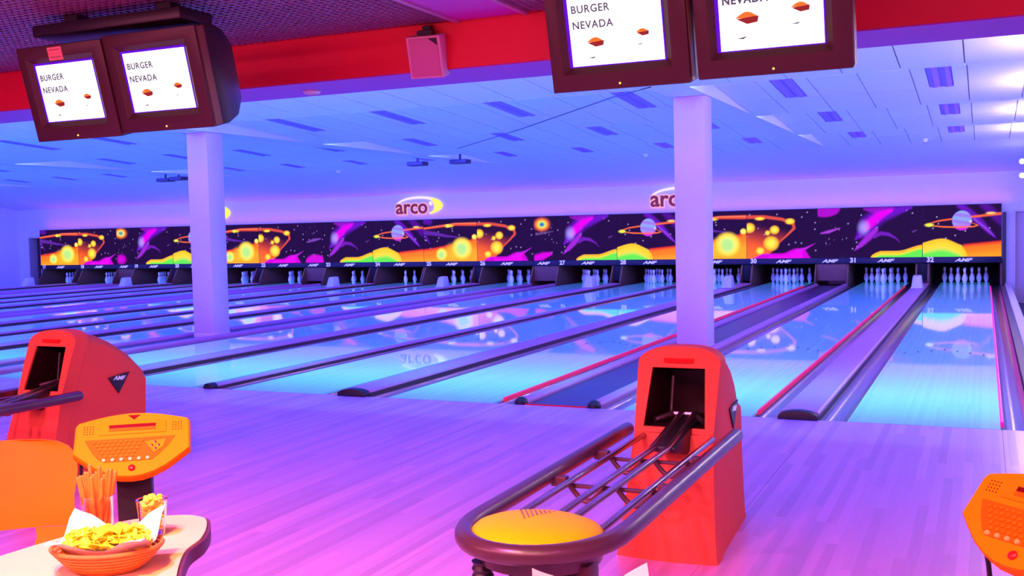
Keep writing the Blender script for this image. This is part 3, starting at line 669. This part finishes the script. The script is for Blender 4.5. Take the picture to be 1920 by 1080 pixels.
for (xx, yy, lab) in ((-18.3, 12.7, 'far left, wider of the two'), (-19.0, 13.0, 'far left, slimmer of the two'), (-10.95, 12.0, 'left of the beam in front of sign'), (-9.9, 12.0, 'right of the beam in front of sign')):
    t = empty('ceiling_projector', (xx, yy, 3.16)); tag(t, 'dark flat projector box under the ceiling, '+lab, 'projector', 'dark ceiling boxes')
    MB().box(-.20, .20, -.14, .14, -.20, -.11).obj('casing', M['fixture'], t, bevel=.015); MB().box(-.02, .02, -.02, .02, -.12, .02).obj('stem', M['fixture'], t, smooth=0)
t = empty('downlight', (-4.79, -.80, 2.745)); tag(t, 'small pale downlight on the violet fascia underside', 'downlight')
MB().lathe([(.075, 0), (.075, -.012), (.055, -.03), (.05, -.018), (.0001, -.015)], 16).obj('trim_ring', M['ledge'], t)
o = MB().tube([(-8.67, 9.5, 3.075), (-6.1, 6.6, 3.062), (-3.58, 3.59, 3.060), (-2.96, 3.06, 3.072)], .006, 6).obj('ceiling_cable', M['fixture']); tag(o, 'thin dark cable strung slantwise below the tiled ceiling', 'cable')
# white lamps on the lane ceiling along the outer wall
for yy, zz, pw, k in ((2.2, 2.95, 400, 'nearest the red fascia'), (5.6, 2.98, 400, 'in the second ceiling step'), (9.3, 2.98, 400, 'in the third ceiling step'), (12.9, 2.95, 400, 'in the last ceiling step')):
    zt = np.interp((yy-BAY[0]) % PIT, [0, PIT], [ZT, ZB])
    t = empty('wall_lamp', (1.06+yy*.012, yy, zz)); tag(t, 'glowing white ceiling lamp above the outer ledge, '+k, 'lamp', 'white lamps above the ledge')
    MB().lathe([(.012, .06), (.012, zt-zz-.012)], 10).obj('stem', M['ledge'], t); MB().lathe([(.07, .03), (.06, .06), (.02, .075)], 16).obj('cap', M['ledge'], t)
    MB().sphere((0, 0, 0), .055, 14, 10).obj('bulb', M['lamp'], t)
    l = bpy.data.lights.new('lamp_light', 'POINT'); l.energy = pw; l.color = (1, .70, .66); l.shadow_soft_size = .06
    lo = bpy.data.objects.new('lamp_light', l); lo.location = (0, 0, -.0); link(lo, t)
t = empty('twin_spotlight', (1.16, 15.0, 2.62)); tag(t, 'twin chrome spotlight on the bulkhead by the beige door', 'lamp')
MB().box(-.02, .02, -.02, .02, -.30, .39).obj('bar', M['steel'], t, smooth=0)
for z in (.02, -.26): MB().sphere((-.06, -.03, z), .05, 12, 8).obj('bulb', M['lamp'], t)
# ------------------------------------------------------------------ ball returns
def ball_return(X0, label, labr):
    t = empty('ball_return', (X0, -3.72, 0)); tag(t, label, 'ball return', 'ball returns')
    # stations: bottom y, top y, top z, half-widths
    ST = [(0, .30, .955, .232, .190, .200), (.10, .40, .955, .232, .190, .200), (.105, .405, .935, .226, .182, .190), (.25, .53, .905, .215, .178, .180), (.45, .65, .850, .205, .172, .170), (.66, .79, .765, .195, .165, .155), (.85, .915, .655, .185, .158, .140)]
    def prof(st, zmin=0, zmax=9):
        yb, yt, zt, wb, wm, wt = st; zs = zt-.075; pts = []
        for z in (0, .03, .16, .35, .56, zs*.5+.28, zs):
            w = np.interp(z, [0, .03, .30, .57, max(.58, zs)], [wb+.006, wb, (wb+wm)/2-.004, wm, wt]) if zs > .58 else np.interp(z, [0, .03, .30, zs], [wb+.006, wb, (wb+wm)/2, wt]); pts.append((float(w), z))
        for k in range(1, 7):
            a = PI/2*k/6; pts.append((wt*math.cos(a)**.75 if k < 6 else 0, zs+(zt-zs)*math.sin(a)**1.1))
        full = pts+[(-a, b) for a, b in pts[-2::-1]]
        return [(a, yb+(yt-yb)*(min(1, b/zt))**1.25, b) for a, b in full]
    def loft(sts, name, mm, sm=35, closeback=False):
        vs = []; fs = []; P = [prof(s) for s in sts]; n = len(P[0])
        for p in P: vs += p
        for i in range(len(P)-1):
            for k in range(n-1): fs.append((i*n+k, i*n+k+1, (i+1)*n+k+1, (i+1)*n+k))
        if closeback: fs.append(tuple((len(P)-1)*n+k for k in range(n)))
        return MB().add(vs, fs).obj(name, mm, t, smooth=sm)
    loft(ST[0:3], 'front_shell', M['hood']); loft(ST[2:], 'rear_shell', M['hood'], closeback=True)
    yb, yt, zt = ST[0][:3]; Y_ = lambda z: yb+(yt-yb)*(min(1, z/zt))**1.25
    # lower front panel
    vs = []; fs = []; zs_ = [0, .03, .16, .35, .56]; P0 = prof(ST[0])
    for z in zs_:
        w = [p[0] for p in P0 if abs(p[2]-z) < 1e-6][0]
        for k in range(9):
            a = -1+k/4; vs.append((w*a, Y_(z)-.022*(1-a*a), z))
    for i in range(4):
        for k in range(8): fs.append((i*9+k, i*9+k+1, (i+1)*9+k+1, (i+1)*9+k))
    MB().add(vs, fs).obj('front_panel', M['hood'], t, smooth=60)
    # frame around the ball opening
    out = [p for p in P0 if p[2] > .555]; n = len(out); inn = []
    for i, p in enumerate(out):
        f = i/(n-1)
        s = f*4
        if s < 1: q = (.148-.02*s, .585+.27*s)
        elif s > 3: q = (-(.148-.02*(4-s)), .585+.27*(4-s))
        else: q = (.128-.256*(s-1)/2, .855)
        inn.append((q[0], Y_(q[1])-.004, q[1]))
    o2 = [(a, b-.006, c) for a, b, c in out]
    vs = out+o2+inn+[(a, b+.014, c) for a, b, c in inn]; fs = []
    for i in range(n-1):
        for r in range(3): fs.append((r*n+i, r*n+i+1, (r+1)*n+i+1, (r+1)*n+i))
    fs.append((n, 2*n-1, 3*n-1, 2*n)) ; fs.append((2*n, 3*n-1, 4*n-1, 3*n)); fs.append((0, n, 2*n-1, n-1))
    MB().add(vs, fs).obj('opening_frame', M['hood'], t, smooth=30)
    # throat
    b = MB(); vs = [(-.150, .168, .583), (.150, .168, .583), (.130, .266, .857), (-.130, .266, .857), (-.15, .62, .58), (.15, .62, .58), (.12, .60, .80), (-.12, .60, .80)]
    b.add(vs, [(0, 1, 5, 4), (1, 2, 6, 5), (2, 3, 7, 6), (3, 0, 4, 7), (4, 5, 6, 7)]).obj('throat', M['hood_dark'], t, smooth=0)
    b = MB().tube([(-.12, .26, .60), (-.05, .34, .62), (.05, .34, .62), (.12, .26, .60)], .014, 8); b.obj('ball_stop', M['rail_metal'], t)
    MB().tube([(-.07, .36, .60), (-.06, .38, .80)], .008, 8).obj('guide_rod', M['rail_metal'], t)
    MB().box(-.07, .07, .252, .272, .880, .900).obj('label_plate', M['redbtn'], t, smooth=0)
    bd = MB(); wv = .176
    tri = [(.545, .618), (.735, .636), (.632, .505)]
    bd.add([(wv+.004-.0, y, z) for y, z in tri]+[(wv-.004, y, z) for y, z in tri], [(0, 1, 2), (3, 5, 4), (0, 3, 4, 1), (1, 4, 5, 2), (2, 5, 3, 0)]); bdo = bd.obj('logo_badge', M['black'], t, smooth=0)
    text_obj('logo', text_mesh('AMF', .038, M['lettering'], .001, .3, .0008, 1.3), (wv+.006, .637, .606), (PI/2, .1, PI/2), bdo)
    # ------------- rack
    k = Matrix.Translation((.025, -1.53, -.024))
    zr = .585; hw = .262; path = [(-hw, 1.72, zr)]+[(-hw, 1.72-1.62*i/8, zr) for i in range(1, 9)]
    path += [(-hw*math.cos(PI*i/18), .10-.36*math.sin(PI*i/18)**.9, zr) for i in range(1, 18)]+[(hw, .10+1.62*i/8, zr) for i in range(0, 9)]
    MB().tube(path, .032, 14, round_ends=True).obj('loop_bumper', M['rack_tube'], t, mx=k, smooth=70)
    MB().prism_x([(1.40, .555), (1.62, .50), (1.80, .52), (1.95, .60), (1.95, .64), (1.74, .632), (1.55, .600), (1.40, .580)], -.062, .062).obj('chute', M['black'], t, mx=k, bevel=.012)
    for a, pts_ in ((-.165, [(1.66, .572)]), (-.032, [(1.40, .574), (1.58, .60), (1.86, .652)]), (.032, [(1.40, .574), (1.58, .60), (1.86, .652)]), (.165, [(1.66, .572)])):
        MB().tube([(a, .06, .572)]+[(a, q_, z_) for q_, z_ in pts_], .0135, 10, round_ends=True).obj('rail', M['rail_metal'], t, mx=k, smooth=70)
    for y in (.72, 1.22):
        b = MB().box(-.25, .25, y-.014, y+.014, .545, .557)
        b.obj('cross_bar', M['bracket'], t, mx=k, bevel=.003)
        for s in (-1, 1):
            MB().tube([(s*(.03+.135*i/8), y-.02, .552-.055*math.sin(PI*i/8)) for i in range(9)], .011, 8).obj('cradle', M['bracket'], t, mx=k)
        for s in (-1, 1): MB().box(s*.215-.03, s*.215+.03, y-.02, y+.02, .548, .585).obj('clamp', M['bracket'], t, mx=k, bevel=.004)
    prof_ = [(1, .585), (1.0, .598), (.93, .612), (.75, .626), (.45, .636), (.0001, .640)]
    b = MB().lathe(prof_, 36); b.v = [(x*.215, -.02+y*.205 if y < 0 else -.02+y*.17, z) for x, y, z in b.v]; b.obj('hand_dryer_cover', M['dome'], t, mx=k, smooth=60)
    b = MB()
    for r in range(8):
        for c in range(8-r):
            px, py = (c-(7-r)/2)*.017-.03, .05-r*.015; q = math.hypot(px/.215, (py+.02)/.19); pz = float(np.interp(q, [0, .45, .75, .93], [.640, .636, .626, .612]))
            b.add([(px-.0035, py-.0035, pz+.0018), (px+.0035, py-.0035, pz+.0018), (px+.0035, py+.0035, pz+.0018), (px-.0035, py+.0035, pz+.0018)], [(0, 1, 2, 3)])
    b.obj('vent_holes', M['lcd'], t, mx=k, smooth=0)['kind'] = 'stuff'
    MB().lathe([(.20, .50), (.21, .575), (.20, .585), (.0001, .585)], 28).obj('dryer_pan', M['rack_tube'], t, mx=k); 
    MB().box(-.06, .05, -.13, -.01, .024, .52).obj('pedestal', M['post'], t, mx=k, bevel=.012); MB().box(-.15, .15, -.22, .10, .024, .044).obj('foot', M['post'], t, mx=k, bevel=.006)
    MB().lathe([(.030+.006*(i % 2), .40+.012*i) for i in range(10)], 14, (-.15, -.12, 0)).obj('bellows', M['post'], t, mx=k)
    for i in range(5): MB().box(.055+.016*i, .063+.016*i, -.14, -.04, .38, .52).obj('cooling_fin', M['post'], t, mx=k, smooth=0)
    MB().box(.14, .20, -.10, .0, .024, .52).obj('cable_post', M['bracket'], t, mx=k, bevel=.008)
ball_return(-.905, 'orange ball return with dark looped rack and amber dryer cover before the column', '')
ball_return(-4.995, 'orange ball return with black triangle badge behind the orange chair', '')
# ------------------------------------------------------------------ score consoles
def console(x, y, yawz, label):
    t = empty('score_console', (x, y, 0), yawz); tag(t, label, 'console', 'amber score consoles')
    MB().box(-.055, .055, .00, .07, .012, .80).obj('post', M['post'], t, bevel=.006); MB().box(-.14, .14, -.10, .16, 0, .015).obj('foot_plate', M['post'], t, bevel=.004)
    out = [(-.180, .075), (-.172, .088)]+[(-.172+.344*i/12, .088+.030*math.sin(PI*i/12)) for i in range(1, 12)]+[(.172, .088), (.180, .075), (.182, -.030)]
    low = [(.150, -.058), (.110, -.090), (.070, -.112), (.035, -.123), (0, -.126)]
    out += low+[(-a, b) for a, b in low[-2::-1]]+[(-.182, -.030)]
    b = MB(); n = len(out); sh = .93
    rings = [[(a*.86, c*.86, -.055) for a, c in out], [(a, c, -.030) for a, c in out], [(a, c, -.004) for a, c in out], [(a*.972, c*.972, .003) for a, c in out]]
    vs = [q for r in rings for q in r]; fs = [tuple(range(n)), tuple(3*n+k for k in range(n))]
    for r in range(3):
        for k in range(n): k2 = (k+1) % n; fs.append((r*n+k, r*n+k2, (r+1)*n+k2, (r+1)*n+k))
    hd = b.add(vs, fs).obj('head_shell', M['yellow'], t, smooth=30); hd.location = (0, 0, .86); hd.rotation_euler = (math.radians(48), 0, 0)
    kp = [(-.148, .018), (.135, .018), (.112, -.018), (.082, -.052), (.062, -.068), (-.085, -.068), (-.105, -.055), (-.128, -.022)]
    MB().prism_z(kp, .001, .0045).obj('keyboard_panel', M['amber_dark'], hd, smooth=0)
    b = MB()
    for r in range(5):
        for c in range(10-r):
            px = -.118+c*.0165+r*.009; py = .006-r*.0135; b.add([(px+.005*math.cos(a*PI/3), py+.005*math.sin(a*PI/3), z) for z in (.0045, .0075) for a in range(6)], [(6, 7, 8, 9, 10, 11)]+[(a, (a+1) % 6, 6+(a+1) % 6, 6+a) for a in range(6)])
    b.obj('keys', M['key'], hd, smooth=0)['kind'] = 'stuff'
    for c in range(6): MB().lathe([(.0065, .0045), (.006, .0085), (.0001, .009)], 10, (-.085+c*.027, -.0615, 0)).obj('function_key', M['key_lit'], hd)
    MB().prism_z([(.040, .000), (.105, .006), (.098, -.022), (.070, -.044)], .0045, .007).obj('cursor_pad', M['yellow'], hd, smooth=0)
    for a, c in ((.072, -.004), (.062, -.017), (.083, -.017), (.073, -.029)): MB().lathe([(.0045, .007), (.004, .009), (.0001, .0095)], 8, (a, c, 0)).obj('cursor_key', M['lcd'], hd)
    MB().box(-.108, .105, .034, .080, .002, .006).obj('display_bezel', M['yellow'], hd, bevel=.002); MB().box(-.075, .072, .046, .070, .006, .0072).obj('display_window', M['lcd'], hd, smooth=0)
    MB().box(-.075, .072, .046, .057, .0072, .0076).obj('display_lit_line', M['amber_dark'], hd, smooth=0)
    MB().add([(-.018, .107, .0042), (.022, .107, .0042), (.002, .089, .0042)], [(0, 1, 2)]).obj('triangle_mark', M['lcd'], hd, smooth=0)
    MB().sphere((.002, -.094, .004), .012, 14, 8, (1, 1, .6)).obj('red_button', M['redbtn'], hd)
    b = MB()
    for s in (-.138, .140):
        for r in range(4):
            for c in range(4): px, py = s+(c-1.5)*.009, .056+(r-1.5)*.009; b.add([(px-.0018, py-.0018, .0036), (px+.0018, py-.0018, .0036), (px+.0018, py+.0018, .0036), (px-.0018, py+.0018, .0036)], [(0, 1, 2, 3)])
    b.obj('sound_holes', M['lcd'], hd, smooth=0)['kind'] = 'stuff'
    MB().tube([(-.165, .03, .80), (-.175, .06, .70), (-.165, .07, .55), (-.10, .06, .30), (-.056, .05, .16)], .006, 8).obj('cable', M['black'], t)
console(-2.13, -5.72, math.radians(38), 'amber score console on a black post behind the snack table')
console(.525, -5.75, math.radians(-42), 'amber score console turned away, above the bare pink floor')
# ------------------------------------------------------------------ orange chair
ch = empty('moulded_chair', (-2.51, -5.90, -.0), math.radians(46)); tag(ch, 'orange moulded plywood chair with waisted back beside the snack table', 'chair')
def shell(outline_w, zs, ysf, thick):
    n = 14; vs = []; fs = []
    for side in (0, 1):
        for w, z, y in zip(outline_w, zs, ysf):
            for k in range(n+1):
                a = -1+2*k/n; vs.append((w*a, y-.045*(a*a)*(w/.22)+side*thick, z))
    R_ = len(zs); N = n+1
    for side in (0, 1):
        o_ = side*R_*N
        for i in range(R_-1):
            for k in range(n):
                q = (o_+i*N+k, o_+i*N+k+1, o_+(i+1)*N+k+1, o_+(i+1)*N+k); fs.append(q if side == 0 else q[::-1])
    for i in range(R_-1):
        for k in (0, n): fs.append((i*N+k, (i+1)*N+k, R_*N+(i+1)*N+k, R_*N+i*N+k))
    for k in range(n):
        for i in (0, R_-1): fs.append((i*N+k, i*N+k+1, R_*N+i*N+k+1, R_*N+i*N+k))
    return vs, fs
zb = [.575, .60, .63, .67, .71, .75, .78, .81, .83, .845, .853, .856]; wb_ = [.222, .214, .206, .206, .214, .220, .219, .210, .192, .160, .115, .05]
yb_ = [.03+.10*((z-.575)/.28)**1.2 for z in zb]
vs, fs = shell(wb_, zb, yb_, .014); MB().add(vs, fs).obj('backrest', M['chair'], ch, smooth=50)
for s in (-1, 1):        # the two arms that join back and seat on either side of the opening
    vs = []; fs = []; rows = [(.575, .03, .222, .082), (.545, .020, .230, .085), (.515, .005, .228, .075), (.485, -.02, .22, .065), (.462, -.06, .21, .055), (.452, -.12, .20, .05)]
    for z, y, xo, xi in rows:
        for a in (xo, xi): vs += [(s*a, y-.045*(a/.22)**2, z), (s*a, y-.045*(a/.22)**2+.013, z-.004)]
    for i in range(len(rows)-1):
        o_ = i*4; fs += [(o_, o_+2, o_+6, o_+4), (o_+1, o_+5, o_+7, o_+3), (o_, o_+4, o_+5, o_+1), (o_+2, o_+3, o_+7, o_+6)]
    fs += [(0, 1, 3, 2), (20, 22, 23, 21)]; MB().add(vs, fs).obj('side_arm', M['chair'], ch, smooth=50)
so = [(-.19, -.10), (-.215, -.25), (-.21, -.42), (-.17, -.50), (0, -.515), (.17, -.50), (.21, -.42), (.215, -.25), (.19, -.10), (0, -.13)]
MB().prism_z(so, .440, .455).obj('seat', M['chair'], ch, bevel=.004)
for sx in (-1, 1):
    for (ya, yb2) in ((-.14, -.06), (-.42, -.47)): MB().tube([(sx*.15, ya, .440), (sx*.20, yb2, .0)], .011, 10).obj('leg', M['steel'], ch)
# ------------------------------------------------------------------ snack table
TZ = .75
def spline(pts, n=8):
    out = []; N = len(pts)
    for i in range(N):
        p0, p1, p2, p3 = [Vector(pts[(i+k-1) % N]) for k in range(4)]
        for k in range(n):
            t_ = k/n; out.append(tuple(.5*((2*p1)+(-p0+p2)*t_+(2*p0-5*p1+4*p2-p3)*t_*t_+(-p0+3*p1-3*p2+p3)*t_**3)))
    return out
def table(name, x, y, ctrl, label, rz=0):
    t = empty(name, (x, y, 0), rz); tag(t, label, 'table', 'wavy snack tables')
    o_ = spline(ctrl); MB().prism_z(o_, TZ-.006, TZ).obj('tabletop', M['table'], t, smooth=0)
    MB().prism_z([(a*.998, b*.998) for a, b in o_], TZ-.042, TZ-.006).obj('edge_band', M['table_edge'], t, smooth=40)
    cx_ = sum(p[0] for p in ctrl)/len(ctrl); cy_ = sum(p[1] for p in ctrl)/len(ctrl)
    MB().lathe([(.04, .02), (.04, TZ-.042)], 18, (cx_, cy_, 0)).obj('pedestal', M['steel'], t); MB().lathe([(.24, 0), (.24, .012), (.06, .03), (.04, .05)], 28, (cx_, cy_, 0)).obj('base_disc', M['post'], t)
    return t
table('snack_table', 0, 0, [(-1.50, -6.105), (-1.435, -6.205), (-1.40, -6.30), (-1.34, -6.39), (-1.27, -6.48), (-1.16, -6.62), (-1.10, -6.85), (-1.18, -7.15), (-1.45, -7.30), (-1.72, -7.20), (-1.84, -6.90), (-1.82, -6.60), (-1.80, -6.36), (-1.76, -6.16), (-1.66, -6.05), (-1.57, -6.04)], 'pale wavy snack table holding two cups and a chip basket')
table('snack_table', .10, -.12, [(-.47, -6.33), (-.38, -6.30), (-.22, -6.33), (-.10, -6.50), (-.05, -6.80), (-.15, -7.10), (-.42, -7.2), (-.66, -7.1), (-.72, -6.8), (-.62, -6.5)], 'pale snack table under the lone chip basket in front of the ball rack')
def cup(x, y, r0, r1, h, label):
    t = empty('drinking_cup', (x, y, TZ+.0005)); tag(t, label, 'cup', 'clear plastic cups')
    MB().lathe([(.0001, 0), (r0, 0), (r0+(r1-r0)*.5, h*.5), (r1, h), (r1+.0015, h+.001), (r1-.0012, h-.001), (r0-.002+(r1-r0)*.5, h*.5), (r0-.003, .005), (.0001, .005)], 28).obj('cup_wall', M['cup'], t, smooth=60)
    MB().tube([(r1*math.cos(a*PI/12), r1*math.sin(a*PI/12), h) for a in range(24)], .0016, 6, closed=True).obj('rim', M['cup'], t)
cup(-1.72, -6.27, .036, .043, .105, 'clear cup full of brown pretzel sticks')
cup(-1.575, -6.225, .030, .040, .095, 'clear cup heaped with yellow snack bits')
stm = MB().tube([(0, 0, 0), (0, 0, .160)], .0058, 7, round_ends=True).mesh('pretzel_stick', M['pretzel'], smooth=60)
rv_, fv_ = Vector((.911, .411, 0)), Vector((-.411, .911, 0)); grid = [(a*.0118+(b_ % 2)*.0059, b_*.0105) for a in range(-2, 3) for b_ in range(-2, 3)]
grid = [g for g in grid if (g[0]/.0195)**2+(g[1]/.0235)**2 < 1.25]
for gx, gy in grid:
    p0 = Vector((-1.72, -6.27, TZ+.011))+rv_*gx+fv_*gy; d = rv_*gx*(1.55+R.uniform(-.1, .1))+fv_*gy*.6+Vector((0, 0, .155))
    o = bpy.data.objects.new('pretzel_stick', stm); o.location = p0; o.rotation_euler = d.to_track_quat('Z', 'Y').to_euler(); o.scale = (.86, .86, R.uniform(.88, 1.08)); link(o)
    tag(o, 'brown pretzel stick standing in the clear cup', 'pretzel stick', 'pretzel sticks in the cup')
b = MB()
for k in range(130):
    z = R.uniform(.016, .104); rr = (.019+.009*min(1, z/.095))*math.sqrt(R.random()); a = R.random()*2*PI
    if z > .09: rr *= .8
    b.sphere((-1.575+rr*math.cos(a), -6.225+rr*math.sin(a), TZ+z), R.uniform(.006, .009), 6, 4, (1.2, .9, .7))
o = b.obj('snack_bits', M['nut']); o['kind'] = 'stuff'; tag(o, 'yellow snack bits filling the clear cup', 'snacks')
def basket(x, y, rz, label, lab2, lab3, seed):
    rs = random.Random(seed); A, B = .128, .098
    t = empty('wicker_basket', (x, y, TZ+.0005), rz); tag(t, label, 'basket', 'chip baskets')
    rows = 7; n = 40
    for i in range(rows):
        z = .006+i*.0085; f = .58+.42*(i/(rows-1))**.8
        MB().tube([(A*f*math.cos(2*PI*k/n), B*f*math.sin(2*PI*k/n), z+.0018*math.sin(k*PI+i*PI)) for k in range(n)], .0052, 6, closed=True).obj('woven_ring', M['wicker'], t)
    MB().lathe([(.0001, 0), (.058, 0), (.058, .004), (.0001, .004)], 24).obj('basket_floor', M['wicker'], t)
    # napkin: a draped square whose corners stick up past the rim
    N = 16; vs = []; fs = []
    for j in range(N+1):
        for i in range(N+1):
            u, v = -1+2*i/N, -1+2*j/N; px, py = u*.112, v*.088; q = math.hypot(px/(A*.9), py/(B*.9))
            z = .012+.055*min(1.15, q)**2.0+(.05 if v > 0 else 0)*max(0, abs(u)+abs(v)-1.2); vs.append((px, py, z+.003*math.sin(5*u+3*v)))
    for j in range(N):
        for i in range(N): fs.append((j*(N+1)+i, j*(N+1)+i+1, (j+1)*(N+1)+i+1, (j+1)*(N+1)+i))
    nk = MB().add(vs, fs).obj('paper_napkin', M['paper'], loc=(x, y, TZ+.003), smooth=60); nk.rotation_euler = (0, 0, rz); tag(nk, lab2, 'napkin', 'paper napkins')
    b = MB()
    for k in range(150):
        q = math.sqrt(rs.random())*.86; a = rs.random()*2*PI; px, py = A*q*math.cos(a)*.86, B*q*math.sin(a)*.86; z = .045+.040*(1-q*q)+rs.uniform(-.008, .008)+.018*q*q
        m4 = Matrix.Translation((px, py, z)) @ Matrix.Rotation(rs.uniform(-.7, .7), 4, 'X') @ Matrix.Rotation(rs.uniform(-.7, .7), 4, 'Y') @ Matrix.Rotation(rs.random()*6, 4, 'Z'); s = rs.uniform(.016, .024)
        top = [Vector((s*math.cos(c*PI/4), s*.8*math.sin(c*PI/4), .004*math.cos(c*PI/2))) for c in range(8)]
        b.add([m4 @ p for p in top]+[m4 @ (p+Vector((0, 0, -.002))) for p in top], [tuple(range(8)), tuple(range(15, 7, -1))]+[(c, 8+c, 8+(c+1) % 8, (c+1) % 8) for c in range(8)])
    o = b.obj('potato_chips', M['chip'], loc=(x, y, TZ+.002), smooth=0); o.rotation_euler = (0, 0, rz); o['kind'] = 'stuff'; tag(o, lab3, 'chips')
basket(-1.475, -6.48, math.radians(24), 'wicker basket on the snack table with two cups', 'pale napkin lining the basket beside the cups', 'yellow chips heaped in the basket beside the cups', 3)
basket(-.24, -6.51, math.radians(24), 'wicker basket on the snack table before the ball rack', 'pale napkin corners rising from the basket before the ball rack', 'yellow chips in the basket before the ball rack', 5)
